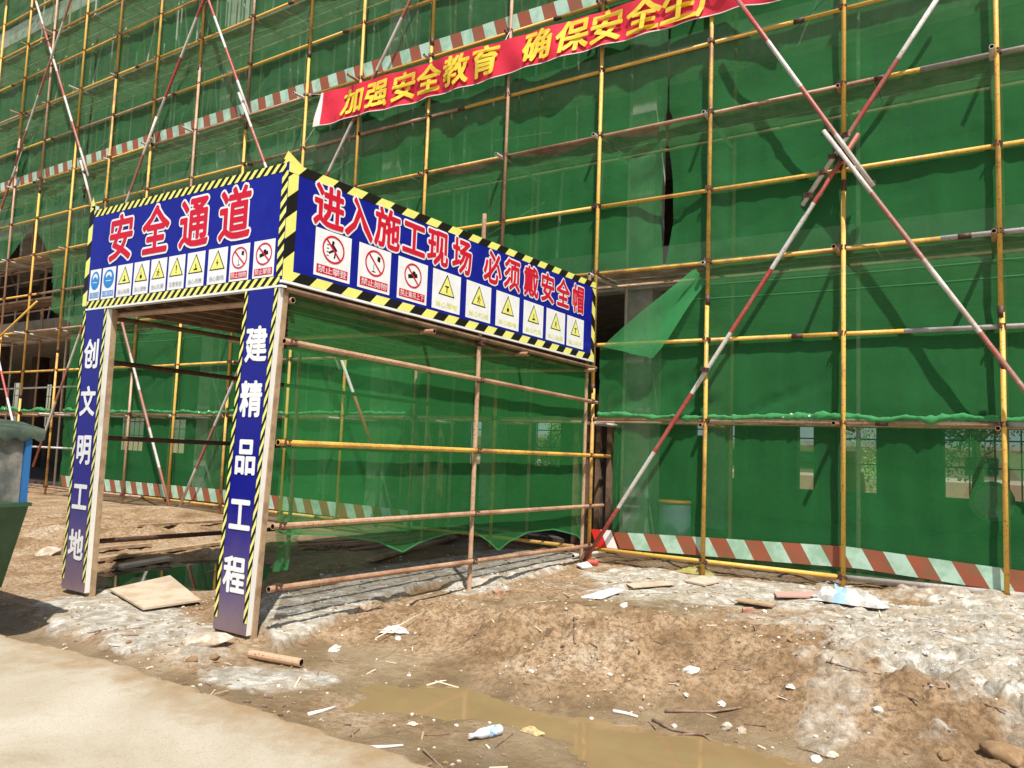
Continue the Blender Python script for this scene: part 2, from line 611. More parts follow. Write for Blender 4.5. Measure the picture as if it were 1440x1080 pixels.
def ground_material():
    m, t, o = nt('mud_and_cement_ground')
    b = N(t, 'ShaderNodeBsdfPrincipled')
    pos = worldpos(t)
    ac = N(t, 'ShaderNodeAttribute', attribute_name='cement')
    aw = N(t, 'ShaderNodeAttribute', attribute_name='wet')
    n1 = noise(t, 1.6, 8, 0.65, pos)
    n2 = noise(t, 22, 6, 0.75, pos)
    n3 = noise(t, 7, 7, 0.7, pos, 0.6)
    mud = ramp(t, n1, [(0.32, (0.19, 0.115, 0.055)), (0.45, (0.33, 0.215, 0.115)), (0.56, (0.43, 0.30, 0.18)), (0.70, (0.52, 0.42, 0.30))])
    mud = mixc(t, ramp(t, n2, [(0.44, (0, 0, 0)), (0.60, (.8, .8, .8))]), mud, (0.13, 0.075, 0.032))
    mud = mixc(t, ramp(t, n3, [(0.58, (0, 0, 0)), (0.72, (.5, .5, .5))]), mud, (0.50, 0.42, 0.30))
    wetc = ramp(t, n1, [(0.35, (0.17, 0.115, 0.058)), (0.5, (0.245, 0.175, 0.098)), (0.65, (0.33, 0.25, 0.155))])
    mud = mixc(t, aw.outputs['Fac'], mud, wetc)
    cem = ramp(t, n3, [(0.30, (0.17, 0.14, 0.105)), (0.41, (0.31, 0.275, 0.215)), (0.50, (0.43, 0.395, 0.325)), (0.62, (0.64, 0.61, 0.54))])
    cem = mixc(t, ramp(t, n2, [(0.52, (0, 0, 0)), (0.70, (.7, .7, .7))]), cem, (0.30, 0.25, 0.19))
    cem = mixc(t, ramp(t, noise(t, 2.7, 7, .7, pos, .8), [(0.48, (0, 0, 0)), (0.66, (.75, .75, .75))]), cem, (0.36, 0.26, 0.15))
    # cement breaks up at its edges
    ad = N(t, 'ShaderNodeMath', operation='MULTIPLY_ADD')
    ad.inputs[1].default_value = 0.9
    t.links.new(n3, ad.inputs[0])
    sub = N(t, 'ShaderNodeMath', operation='SUBTRACT')
    t.links.new(ac.outputs['Fac'], sub.inputs[0])
    sub.inputs[1].default_value = 0.45
    t.links.new(sub.outputs[0], ad.inputs[2])
    cf = ramp(t, ad.outputs[0], [(0.30, (0, 0, 0)), (0.80, (1, 1, 1))])
    gate = N(t, 'ShaderNodeMath', operation='GREATER_THAN')
    gate.inputs[1].default_value = 0.02
    t.links.new(ac.outputs['Fac'], gate.inputs[0])
    cf2 = N(t, 'ShaderNodeMath', operation='MULTIPLY')
    t.links.new(cf, cf2.inputs[0])
    t.links.new(gate.outputs[0], cf2.inputs[1])
    col = mixc(t, cf2.outputs[0], mud, cem)
    t.links.new(col, b.inputs['Base Color'])
    r = N(t, 'ShaderNodeMapRange')
    r.inputs[3].default_value = 0.92
    r.inputs[4].default_value = 0.22
    t.links.new(aw.outputs['Fac'], r.inputs[0])
    t.links.new(r.outputs[0], b.inputs['Roughness'])
    b.inputs['Specular IOR Level'].default_value = 0.35
    hsum = N(t, 'ShaderNodeMath', operation='ADD')
    t.links.new(n2, hsum.inputs[0])
    t.links.new(n3, hsum.inputs[1])
    t.links.new(bump(t, hsum.outputs[0], 1.0, 0.022), b.inputs['Normal'])
    t.links.new(b.outputs[0], o.inputs[0])
    return m


def axis(parts):
    out = []
    for a, b, st in parts:
        n = max(1, int(round((b - a) / st)))
        out += list(np.linspace(a, b, n, endpoint=False))
    out.append(parts[-1][1])
    return np.array(out)


def build_ground():
    xs = axis([(-400, -60, 60), (-60, -26, 4), (-26, -15, .35), (-15, -8.5, .06), (-8.5, -6, .03), (-6, 1.2, .017), (1.2, 4, .2), (4, 40, 4), (40, 400, 60)])
    ys = axis([(-60, 2.9, 8), (2.9, 7.6, .017), (7.6, 11.2, .035), (11.2, 14, .3), (14, 60, 5), (60, 500, 60)])
    X, Y = np.meshgrid(xs, ys, indexing='ij')
    h, cem, wet = ground_fields(X, Y)
    nx, ny = X.shape
    co = np.stack([X, Y, h], -1).reshape(-1, 3)
    i = np.arange(nx - 1)[:, None] * ny + np.arange(ny - 1)[None, :]
    q = np.stack([i, i + ny, i + ny + 1, i + 1], -1).reshape(-1, 4)
    me = bpy.data.meshes.new('ground')
    me.vertices.add(len(co))
    me.vertices.foreach_set('co', co.ravel())
    me.loops.add(q.size)
    me.loops.foreach_set('vertex_index', q.ravel().astype(np.int32))
    me.polygons.add(len(q))
    me.polygons.foreach_set('loop_start', np.arange(0, q.size, 4, dtype=np.int32))
    me.update()
    me.validate()
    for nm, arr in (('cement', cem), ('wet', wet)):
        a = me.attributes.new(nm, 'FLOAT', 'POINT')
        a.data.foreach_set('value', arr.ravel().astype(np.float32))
    me.shade_smooth()
    me.materials.append(ground_material())
    o = bpy.data.objects.new('ground', me)
    COL.objects.link(o)
    tag(o, 'trampled brown mud with spilled pale cement around the scaffold', None, None, 'structure')


build_ground()


def build_road():
    xs = np.arange(-13, 7.01, .025)
    ys = np.concatenate([np.arange(-9, 2.8, .4), np.arange(2.8, 3.0, .05), [3.0]])
    X, Y = np.meshgrid(xs, ys, indexing='ij')
    edge = 3.20 + .035 * V1.fbm(xs * 1.1, xs * 0, 4) * 2 + .09 * V2.fbm(xs * 7, xs * 0, 4, .7) + np.interp(xs, [-6.6, -5.6, -2.6, -1], [-.12, 0, .02, -.2])
    Yn = Y.copy()
    Yn[:, -1] = edge
    Yn[:, -2] = edge - .04
    Z = .03 + .0012 * V1.fbm(X * .8, Yn * .8, 4)
    Z[:, -1] -= .018
    vs = np.stack([X, Yn, Z], -1).reshape(-1, 3)
    nx, ny = X.shape
    m = MB()
    m.v = [tuple(p) for p in vs]
    for i in range(nx - 1):
        for j in range(ny - 1):
            k = i * ny + j
            m.f.append((k, k + ny, k + ny + 1, k + 1))
            m.m.append(0)
    k0 = len(m.v)
    for i in range(nx):
        m.v.append((xs[i], edge[i] + .02, -.09))
    for i in range(nx - 1):
        a = i * ny + ny - 1
        m.f.append((a, a + ny, k0 + i + 1, k0 + i))
        m.m.append(0)
    mt, t, o = nt('dusty_road_concrete')
    b = N(t, 'ShaderNodeBsdfPrincipled')
    pos = worldpos(t)
    n1 = noise(t, .9, 7, .62, pos, .5)
    n2 = noise(t, 60, 4, .7, pos)
    c = ramp(t, n1, [(.28, (.27, .205, .125)), (.42, (.385, .33, .24)), (.55, (.44, .39, .30)), (.68, (.48, .44, .355))])
    c = mixc(t, ramp(t, n2, [(.45, (0, 0, 0)), (.8, (.35, .35, .35))]), c, (.28, .20, .11))
    c = mixc(t, ramp(t, noise(t, 3.5, 8, .75, pos, 1.0), [(.55, (0, 0, 0)), (.7, (.5, .5, .5))]), c, (.34, .25, .14))
    sp = N(t, 'ShaderNodeSeparateXYZ')
    t.links.new(pos, sp.inputs[0])
    ed = N(t, 'ShaderNodeMath', operation='MULTIPLY_ADD')
    ed.inputs[1].default_value = 1.1
    t.links.new(noise(t, 3, 6, .7, pos), ed.inputs[0])
    t.links.new(sp.outputs[1], ed.inputs[2])
    er = N(t, 'ShaderNodeMapRange')
    er.inputs[1].default_value = 3.35
    er.inputs[2].default_value = 3.72
    t.links.new(ed.outputs[0], er.inputs[0])
    c = mixc(t, er.outputs[0], c, (.29, .20, .105))
    t.links.new(c, b.inputs['Base Color'])
    b.inputs['Roughness'].default_value = .8
    c = mixc(t, ramp(t, noise(t, 120, 3, .7, pos), [(.60, (0, 0, 0)), (.68, (.6, .6, .6))]), c, (.17, .12, .07))
    c = mixc(t, ramp(t, noise(t, 35, 4, .7, pos), [(.66, (0, 0, 0)), (.72, (.6, .6, .6))]), c, (.62, .57, .48))
    t.links.new(c, b.inputs['Base Color'])
    t.links.new(bump(t, n2, .5, .006), b.inputs['Normal'])
    t.links.new(b.outputs[0], o.inputs[0])
    ob = m.build('road', mt, smooth=False)
    tag(ob, 'mud dusted concrete road along the site edge', None, None, 'structure')


build_road()


def water_mat(name, c, rough=.04):
    m, t, o = nt(name)
    b = N(t, 'ShaderNodeBsdfPrincipled')
    pos = worldpos(t)
    t.links.new(mixc(t, noise(t, 2, 5, .6, pos, 1), c, tuple(x * 1.5 for x in c)), b.inputs['Base Color'])
    b.inputs['Roughness'].default_value = rough
    b.inputs['IOR'].default_value = 1.33
    t.links.new(bump(t, noise(t, 6, 3, .5, pos), .03, .01), b.inputs['Normal'])
    t.links.new(b.outputs[0], o.inputs[0])
    return m


def puddle(pts, z, m, label):
    P = [G(u, v, z) for u, v in pts]
    b = MB()
    b.poly([(p.x, p.y, z) for p in P])
    o = b.build('puddle', m)
    tag(o, label, None, None, 'structure')


puddle([(330, 975), (420, 925), (520, 900), (640, 905), (740, 930), (850, 960), (960, 975), (1090, 1010), (1260, 1050), (1300, 1200), (1000, 1180), (760, 1090), (640, 1060), (420, 1010)],
       -.093, water_mat('muddy_water', (0.205, 0.140, 0.066), .04), 'shallow brown puddle along the foot of the mud bank')
puddle([(110, 810), (160, 775), (340, 765), (470, 780), (440, 820), (300, 840), (190, 842), (120, 830)],
       -.062, water_mat('dark_water', (0.03, 0.03, 0.02), .03), 'dark puddle reflecting green netting inside the gate')


# ---------------------------------------------------------------- building behind the scaffold
def window_list():
    L = []
    for (u0, u1, v0, v1) in ((655, 708, 585, 652), (747, 789, 585, 655), (1022, 1033, 590, 672), (1046, 1052, 590, 660), (1120, 1144, 588, 690),
                             (1178, 1232, 588, 700), (1328, 1475, 588, 720), (975, 1003, 588, 612), (528, 550, 590, 665), (568, 580, 590, 660),
                             (155, 205, 560, 660), (232, 262, 590, 650), (8, 34, 520, 600), (50, 74, 540, 600), (62, 74, 605, 660), (0, 6, 520, 590)):
        a, b = F(u0, v1, 20), F(u1, v0, 20)
        L.append((a.x, b.x, max(.9, a.z), min(b.z, 2.75) if u0 > 100 else min(b.z, 4.2)))
    return sorted(L)


def build_building():
    root = empty('concrete_building', (-12, 16, 0), 'unfinished concrete frame building behind green scaffold netting', 'building')
    for z0, z1 in ((4.75, 5.1), (8.35, 8.7), (11.95, 12.3), (15.4, 15.7), (19, 19.3), (22.6, 22.9), (26.2, 26.5)):
        MB().box((-48, 11.75, z0), (9, 20, z1)).build('floor_slab', M_CONC, root)
        MB().box((-48, 11.72, z0 - .35), (9, 12.0, z0 - .003)).build('beam', M_PALEC, root)
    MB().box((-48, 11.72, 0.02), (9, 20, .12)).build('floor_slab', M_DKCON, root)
    for x in (-46, -40, -34.3, -28.4, -22.6, -16.75, -10.9, -5.1, .95, 6.8):
        for y in (12.05, 16.2):
            MB().box((x - .24, y - .24, .12), (x + .24, y + .24, 26.2)).build('column', M_PALEC if x > -20 else M_DKCON, root)  # left columns take the dark tone, painting in the bay's shade
    # rear wall with openings
    wl = window_list()
    m = MB()
    x = -48.0
    for a, b, z0, z1 in wl:
        if a > x:
            m.box((x, 20.01, .0), (a, 20.25, 15.4))
        m.box((a, 20.01, 0), (b, 20.25, z0))
        m.box((a, 20.01, z1), (b, 20.25, 15.4))
        x = b
    m.box((x, 20.01, 0), (9, 20.25, 15.4))
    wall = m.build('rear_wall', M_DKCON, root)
    for a, b, z0, z1 in wl:
        g = MB()
        w = b - a
        k = max(1, int(w / .4))
        for i in range(k + 1):
            xx = a + w * i / k
            g.tube([(xx, 20.3, z0), (xx, 20.3, z1)], .018, 5)
        for zz in (z0 + (z1 - z0) * .38, z0 + (z1 - z0) * .72):
            g.tube([(a, 20.33, zz), (b, 20.33, zz)], .018, 5)
        g.build('window_grille', M_COUP, wall)
    MB().box((9.003, 11.72, 0), (9.3, 20.25, 15.4)).build('end_wall', M_CONC, root)
    # infill walls that keep the upper rooms dark
    for z0, z1 in ((5.1, 8.35), (8.7, 11.95), (12.3, 15.4), (15.7, 19), (19.3, 22.6), (22.9, 26.2)):
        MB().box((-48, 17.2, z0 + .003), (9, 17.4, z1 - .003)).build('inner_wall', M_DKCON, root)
    # props under the upper slabs
    r = random.Random(3)
    x = -26.3
    while x < -5.6:
        z0, z1 = r.choice(((2.2, 7.5), (4.4, 9.5), (6.6, 12.5), (8.8, 15.0), (6.6, 17.5)))
        y = 11.42 + r.random() * .2
        MB().tube([(x, y, z0), (x + r.uniform(-.06, .06), y, z1)], .022, 6).build('standby_pipe', M_WHT if r.random() < .75 else M_TAN, root)
        x += r.choice((.25, .4, .6, .9))
    for k in range(14):
        x = r.uniform(-25, -7)
        z = r.choice((5.2, 7.4, 9.6, 11.8, 14))
        MB().tube([(x, 11.36, z), (x + r.uniform(1.2, 2.4), 11.36, z + r.uniform(-.9, .9))], .016, 6).build('loose_rod', M_WHT, root)
    for fl, (z0, z1) in enumerate(((5.1, 8.35), (8.7, 11.95), (12.3, 15.4))):
        lab = ('steel props under the second slab, behind the banner', 'steel props under the third slab, behind the netting',
               'steel props under the topmost slab, behind the netting')[fl]
        pr = empty('shoring_frame', (-13, 12.4, z0), lab, 'shoring', 'rows of steel props on the upper floors')
        x = -27.0
        while x < -6:
            m = MB().tube([(x, 12.35 + r.random() * .8, z0 + .002), (x + r.uniform(-.05, .05), 12.4 + r.random() * .5, z1 - .36)], .028, 6)
            m.build('prop', M_WHT if r.random() < .6 else M_TAN, pr)
            x += r.choice((.45, .6, .75, .9))
    return root


build_building()
for (x, ry, wdt, h_, lab) in ((-5.72, .03, .8, 2.6, 'dark brown formwork panel standing between gate and netting'),
                              (-9.4, -.05, 1.1, 2.2, 'dark brown formwork panel leaning deep inside the gate')):
    m = MB()
    m.obox((x, 11.6, h_ / 2 + .03), (wdt / 2, 0, 0), (0, .03, 0), (0, .05, h_ / 2))
    t = m.build('formwork_panel', M_DKCON)
    tag(t, lab, 'formwork panel', 'formwork panels')
    for k in range(4):
        MB().box((x - wdt / 2 + .05 + k * (wdt - .18) / 3, 11.45, .05), (x - wdt / 2 + .13 + k * (wdt - .18) / 3, 11.53, h_)).build('batten', M_DKWD, t)

# ---------------------------------------------------------------- scaffold
PX = [-25.85, -24.15, -22.65, -20.9, -19.16, -17.35, -15.6, -13.75, -11.88, -10.36, -8.6, -6.9, -5.14, -3.39, -1.64, 0.06, 1.85]
ROWS = [0.21, 2.13, 3.26, 4.37, 5.42, 6.55, 7.6, 8.73, 9.86, 10.97, 12.05, 13.1, 14.2, 15.3, 16.4]
LIFTS = [2.13, 4.37, 6.55, 8.73, 10.97, 13.1]
YP, YL, YN = 10.26, 10.318, 10.362
PR = .0285

scaf = empty('pipe_scaffold', (-12, 10.3, 0), 'tall yellow steel pipe scaffold with red and white braces covering the building front', 'scaffold')
coup = MB()
coup.box((-.036, -.034, -.032), (.036, .03, .032))
coup.box((-.05, -.045, -.012), (-.0365, .0, .012))
coup.tube([(.0, -.062, .02), (.0, -.0345, .02)], .009, 6)
coup.tube([(.0, -.062, -.02), (.0, -.0345, -.02)], .009, 6)
coup.tube([(-.045, -.048, -.028), (-.045, -.048, .04)], .009, 6)
CO = coup.build('coupler', M_COUP, scaf, loc=(0, 0, 0))
CME = CO.data
first_c = [True]


def put_coupler(x, y, z, rz=0, parent=None):
    if first_c[0]:
        CO.location = Vector((x, y, z)) - scaf.location
        CO.rotation_euler = (0, 0, rz)
        first_c[0] = False
        return
    inst('coupler', CME, parent or scaf, (x, y, z), (RND.uniform(-.15, .15), RND.uniform(-.4, .4), rz))


def vis(p):
    q = ROT.T @ np.array([p[0], p[1], p[2] - CAMH])
    if q[2] < .1:
        return False
    u, v = 720 + FPX * q[0] / q[2], 540 + FPX * q[1] / q[2]
    return -60 < u < 1500 and -60 < v < 1140


# poles (standards), in lengths joined end to end
for i, x in enumerate(PX):
    base = hground(x, YP) - .01
    zt = 18.0
    z = base
    L = [3.2, 4.4, 2.6, 3.8, 5.1][i % 5]
    k = 0
    while z < zt:
        z2 = min(z + L, zt)
        if vis((x, YP, z)) or vis((x, YP, z2)) or vis((x, YP, (z + z2) / 2)):
            lean = .012 * math.sin(i * 2.3 + k)
            mt = M_YEL if (i * 7 + k * 3) % 5 or i > 11 else M_TAN
            MB().tube([(x + lean, YP, z), (x + lean, YP, z2 - .004)], PR, 10).build('pole', mt, scaf, True)
            if k:
                MB().tube([(x + lean, YP, z - .07), (x + lean, YP, z + .07)], PR + .006, 8).build('pole_joint', M_COUP, scaf, True)
        z = z2
        L = 5.8
        k += 1
    m = MB().tube([(x + .03, 11.33, .1), (x + .03, 11.33, 15.6)], PR, 8)
    m.build('inner_pole', M_TAN if i % 2 else M_WHT, scaf, True)
# ledgers
for j, z in enumerate(ROWS):
    x = 3.4
    k = 0
    L = [2.9, 4.6, 5.6, 3.7][j % 4]
    while x > -27.5:
        x2 = max(x - L, -27.6)
        lo_ = 0
        skip = (z < .5 and x2 > -9 and x < -5.0) or (z < 3.0 and z > 1.0 and False)
        if z < .5 and x2 < -5.2 < x:
            x2 = -5.25
        if not (z < .5 and x < -5.2 and x > -8.6):
            if vis((x, YL, z)) or vis((x2, YL, z)) or vis(((x + x2) / 2, YL, z)):
                mt = M_YEL if (j * 5 + k * 3) % 4 else M_TAN
                if z == 4.37 or z == 2.13:
                    mt = M_TAN if k % 2 == 0 or z == 2.13 else M_YEL
                if k == 0 and z > 1:
                    # crusted right-hand end
                    xm = {3.26: -.95, 4.37: -.55, 6.55: -.75, 2.13: .1}.get(z, x - .3)
                    if z in (3.26, 4.37, 6.55, 2.13):
                        MB().tube([(x, YL, z), (xm, YL, z)], PR + (.004 if z != 3.26 else .001), 10).build('ledger', M_CEMP, scaf, True)
                        MB().tube([(xm - .002, YL, z), (x2 + .004, YL, z)], PR, 10).build('ledger', mt, scaf, True)
                    else:
                        MB().tube([(x, YL, z), (x2 + .004, YL, z)], PR, 10).build('ledger', mt, scaf, True)
                elif z < .5 and x > -1.7:
                    pts = [(x, YL, z + .03), (-1.64, YL, z)]
                    MB().tube(pts, PR + .004, 10).build('ledger', M_CEMP, scaf, True)
                    MB().tube([(-1.643, YL, z), (x2 + .004, YL, z)], PR, 10).build('ledger', M_YEL, scaf, True)
                else:
                    sag = .012 * math.sin(j + k)
                    xm = (x + x2) / 2
                    MB().tube([(x, YL, z), (xm, YL, z + sag), (x2 + .004, YL, z)], PR, 10).build('ledger', mt, scaf, True)
                    MB().tube([(x + .07, YL, z), (x - .07, YL, z)], PR + .007, 8).build('ledger_joint', M_COUP, scaf, True)
        x = x2
        if x == -5.25:
            x = -8.6
        L = 5.7
        k += 1
for z in LIFTS:
    MB().tube([(3.4, 11.29, z), (-27.5, 11.29, z)], PR, 6).build('inner_ledger', M_TAN, scaf, True)
# transoms that poke out through the netting
for j, z in enumerate(LIFTS):
    for i, x in enumerate(PX):
        if not vis((x, YP, z)):
            continue
        out = RND.choice([.08, .14, .2, .3])
        tx = x - .055 + RND.uniform(-.012, .012)
        tilt = RND.uniform(-.02, .03)
        mt = M_TAN if RND.random() < .6 else M_WHT
        MB().tube([(tx, YP - out, z - .052 + tilt), (tx, 11.5, z - .052)], PR, 8, hole=1).build('transom', [mt, M_HOLE], scaf)
# couplers
for z in ROWS:
    for x in PX:
        if vis((x, YP, z)) and not (z < .5 and -9 < x < -5.3):
            put_coupler(x + .0, YP + .01, z)


def brace(p0, p1, parts=1.5, start=0, name='brace', y=10.19):
    p0, p1 = Vector(p0), Vector(p1)
    L = (p1 - p0).length
    n = max(1, int(round(L / parts)))
    pts = [p0 + (p1 - p0) * (i / n) for i in range(n + 1)]
    MB().tube(pts, .030, 10, bands=[(i + start) % 2 for i in range(n)]).build(name, [M_RED, M_WHT], scaf, True)


YB = 10.195
# long scissor braces measured on the outer face
def brace_px(p0, p1, y, parts, start):
    brace(F(p0[0], p0[1], y), F(p1[0], p1[1], y), parts, start, y=y)


brace_px((821, 790), (1207, 188), YB, .98, 0)
brace_px((1128, 289), (1335, -28), YB - .062, 1.12, 1)
brace_px((1036, -2), (1228, 262), YB - .124, .85, 0)
brace_px((1158, 184), (1560, 702), YB - .124, .98, 1)
brace((-24.3, YB, 15.1), (-20.0, YB, 8.35), 1.0, 0)
brace((-20.35, YB - .052, 8.8), (-15.3, YB - .052, .05), 1.0, 1)
brace((-20.9, YB - .055, 15.0), (-24.0, YB - .055, 9.3), 1.0, 1)
brace((-23.7, YB, 9.9), (-26.8, YB, 4.6), 1.0, 1)
brace((-13.2, YB, 15.8), (-17.3, YB, 8.9), 1.0, 0)
brace((-17.0, YB - .052, 9.3), (-21.4, YB - .052, .7), .95, 1)
brace((-16.5, YB - .055, 13.9), (-13.5, YB - .055, 8.6), 1.0, 0)
brace((-13.85, YB - .11, 9.15), (-10.3, YB - .11, 3.0), 1.0, 1)
brace((-10.35, YB - .165, 3.4), (-9.4, YB - .165, 1.7), 1.0, 1)
brace((-7.6, YB, 12.3), (-11.6, YB, 6.05), 1.0, 0)
brace((-11.35, YB - .052, 6.5), (-15.0, YB - .052, .05), 1.0, 1)
brace((-25.2, YB - .052, 5.6), (-21.6, YB - .052, .2), .9, 1)
for (u, v, rz) in ((1166, 190, .4), (1178, 206, .4), (1190, 190, -.4), (1187, 214, 0), (1197, 226, .3), (1213, 243, .4), (1226, 258, .4), (1158, 243, -.4),
                   (1138, 275, -.4), (1172, 220, -.4), (992, 520, 0), (1413, 515, 0), (1187, 222, 0)):
    p = F(u, v, YB - .07)
    put_coupler(p.x, p.y, p.z, rz)
for (x, z, dy) in ((-20.1, 8.45, .03), (-17.15, 9.1, .03), (-13.7, 8.9, .09), (-11.45, 6.28, .03)):
    put_coupler(x, YB - dy, z, .5)

a_, b_ = F(-60, 530, 10.2), F(52, 424, 10.2)
MB().tube([a_, b_], PR, 8).build('diagonal_pipe', M_YEL, scaf, True)
for k in range(3):
    MB().box((-27, 10.45 + k * .27, 5.30 + .002 * k), (-21.9, 10.69 + k * .27, 5.35)).build('deck_board', M_DKWD, scaf)
for z_, x0_, x1_ in ((6.2, -27, -21.8), (5.25, -27, -20.8), (2.9, -27, -20.7), (1.15, -27, -20.7)):
    MB().tube([(x0_, 11.36, z_), (x1_, 11.30, z_ + .04)], PR, 8).build('inner_ledger', M_TAN if z_ > 3 else M_WHT, scaf, True)
M_DECK = mat('dusty_grey_deck_board', (0.50, 0.46, 0.38), .9, (0.30, 0.26, 0.2), 3, bmp=.2)
# deck boards on the lifts
for j, z in enumerate(LIFTS[1:]):
    x = 2.6
    while x > -26.5:
        L = 3.9
        for k in range(3):
            y0 = 10.45 + k * .27
            MB().box((x - L + .03, y0, z + .03 + .002 * k), (x, y0 + .24, z + .075)).build('deck_board', M_DECK, scaf)
        x -= L

# ---------------------------------------------------------------- nets
BOUND = [2.7, -4.08, -10.36, -15.6, -20.5, -27.3]
LZ = [0.0, 2.13, 4.37, 6.55, 8.73, 10.97, 13.1, 15.4, 18.2]
HOLE_X = [-27.5, -24.8, -23.15, -21.75, -21.68, -20.6, -20.5]
HOLE_Z = [6.1, 6.3, 7.55, 6.2, 4.95, 4.5, 0.0]
LW = ['ground', 'second', 'third', 'fourth', 'fifth', 'sixth', 'seventh', 'topmost']
BW = ['right of the torn slit', 'left of the torn slit', 'above the gate sign', 'above the left gate post', 'at the far left']
BW1 = ['on the right beside the cross brace', 'beside the gate', 'seen through the gate opening', 'around the left gate post', 'at the far left']


def net_sheet(x0, x1, z0, z1, mt, label, k, seed, name='safety_net'):
    st = .07
    xs = np.linspace(x0, x1, int((x1 - x0) / st) + 1)
    zs = np.linspace(z0, z1, int((z1 - z0) / st) + 1)
    X, Z = np.meshgrid(xs, zs, indexing='ij')
    xb = np.array(PX)
    # distance to nearest tie on poles and rows
    dx = np.min(np.abs(X[..., None] - xb), -1)
    dz = np.min(np.abs(Z[..., None] - np.array(ROWS)), -1)
    rowz = 1 - np.exp(-(dz / .16) ** 2)
    polx = .25 + .75 * (1 - np.exp(-(dx / .25) ** 2))
    b = V1.fbm(X * .55 + seed, Z * .75, 3) * .11 + .008
    wr = V2.fbm(X * 1.1 + seed * 3, Z * .6 + X * .2, 4) * .05
    wv = (V3.fbm(X * 5.5 + seed, Z * .5, 3)) * .035
    ties = np.exp(-(dx / .30) ** 2) * np.exp(-(dz / .22) ** 2)
    pucker = ties * .05 * np.sin(np.arctan2(Z - np.round(Z), X + .01) * 9)
    ua, ub = X * .85 + Z * .5, -X * .5 + Z * .85
    fold = np.clip(1 - np.abs(V1.fbm(ua * .55 + seed, ub * 2.6, 3)) * 13, 0, 1) * np.clip(V2.fbm(X * .5 + seed, Z * .6, 2) + .05, 0, .3) * .22
    wr = wr + fold
    Y = YN + (b * polx + wr + wv) * rowz + wv * .12 + pucker * rowz * .6
    Y = np.maximum(Y, YL + PR + .006)
    low = 1 - sstep(.75, 1.0, Z)
    low = np.maximum(low, sstep(8.7, 8.75, Z) * (1 - sstep(9.08, 9.25, Z)))
    Y = Y * (1 - low) + (YN + .022 + (Y - YN) * .1) * low
    Y = Y + .010 * (k % 2)
    if k == 2:      # upper edge sags between its ties beside the corner pole
        sg = .13 * np.clip(np.sin((X + 5.14) / 1.75 * math.pi), -1, 1) ** 2 * (X < -4.2) * (X > -9)
        Z = Z - sg * np.exp(-((z1 - Z) / .5) ** 2)
    keep = np.ones((X.shape[0] - 1, X.shape[1] - 1), bool)
    Xc = X[:-1, :-1]
    Zc = Z[:-1, :-1]
    if x0 < -20.4:
        keep &= Z[:-1, 1:] > np.interp(Xc, HOLE_X, HOLE_Z)
        Z = np.maximum(Z, np.interp(X, HOLE_X, HOLE_Z))
    # torn triangle beside the gate sign
    if z0 < 3 and z1 > 3:
        def edge_z(x):
            return np.where((x < -3.45) & (x > -5.2), 3.24 + np.clip((x + 4.3) * 1.35, 0, 2) - .05 * np.sin((x + 5.1) * 3.9), 9.0)
        keep &= ~(Zc > edge_z(Xc))
        Z = np.minimum(Z, edge_z(X))
    m = MB()
    ny = X.shape[1]
    # pull the slit open
    if z0 > 3 and z0 < 7:
        gap = .085 * np.clip(np.sin((Z - 4.35) / 1.95 * math.pi), 0, 1) * (Z > 4.35) * (Z < 6.3) + .06 * np.exp(-((Z - 6.62) / .12) ** 2)
        w = np.exp(-((X + 4.08) / .35) ** 2)
        X = X + np.where(x0 > -4.2, 1, -1) * gap * w
        Y = Y + gap * w * .8
    if x0 < -20.6:
        X = X + .0
    m.v = [tuple(p) for p in np.stack([X, Y, Z], -1).reshape(-1, 3)]
    ii, jj = np.nonzero(keep)
    m.f = [(int(i * ny + j), int((i + 1) * ny + j), int((i + 1) * ny + j + 1), int(i * ny + j + 1)) for i, j in zip(ii, jj)]
    m.m = [0] * len(m.f)
    o = m.build(name, mt, None, True, loc=((x0 + x1) / 2, YN, z0))
    tag(o, label, 'safety net', 'green safety nets laced to the scaffold')
    # stitched hems, a hand's breadth below the ledger above
    for (zz, wd) in ((z1 - .30, .012), (z1 - .50, .010))[:1 + (k % 2)]:
        h = MB()
        ok = 0
        for i in range(0, len(xs) - 1):
            jq = min(len(zs) - 2, int((zz - z0) / st))
            if zz > 2.3 and k != 2 and keep[i, jq]:
                za = zz + .02 * math.sin(xs[i] * .8 + seed)
                zb = zz + .02 * math.sin(xs[i + 1] * .8 + seed)
                ya = min(Y[i, jq], Y[i, jq + 1]) - .006
                yb = min(Y[i + 1, jq], Y[i + 1, jq + 1]) - .006
                h.poly([(X[i, jq], ya, za), (X[i + 1, jq], yb, zb), (X[i + 1, jq], yb, zb + wd), (X[i, jq], ya, za + wd)])
                ok += 1
        if ok:
            h.build('hem', M_HEM, o)
    return o


sd = 0
for li in range(8):
    for bi in range(5):
        xr, xl = BOUND[bi], BOUND[bi + 1]
        if li < 2 and bi == 4:
            continue
        z0, z1 = LZ[li], LZ[li + 1]
        if li == 0:
            z0 = .20
        if li == 0 and bi == 0:
            xl = -4.82
        if li == 0 and bi == 1:
            xr = -8.55
        if li == 1 and bi == 1:
            xr = -5.2
        if li == 1 and bi == 0:
            xl = -5.1
        if not any(vis((x, YN, z)) for x in (xl, (xl + xr) / 2, xr) for z in (z0, (z0 + z1) / 2, z1)):
            continue
        sd += 1
        lab = 'green net on the %s lift of the scaffold %s' % (LW[li], BW1[bi] if li < 2 else BW[bi])
        net_sheet(xl + .0, xr - .02, z0, z1 - .01 if li else z1 - .0, M_NETU if (li > 3 or (bi > 1 and li > 1)) else (M_NETG if li == 0 else M_NET), lab, li, sd * 3.7)

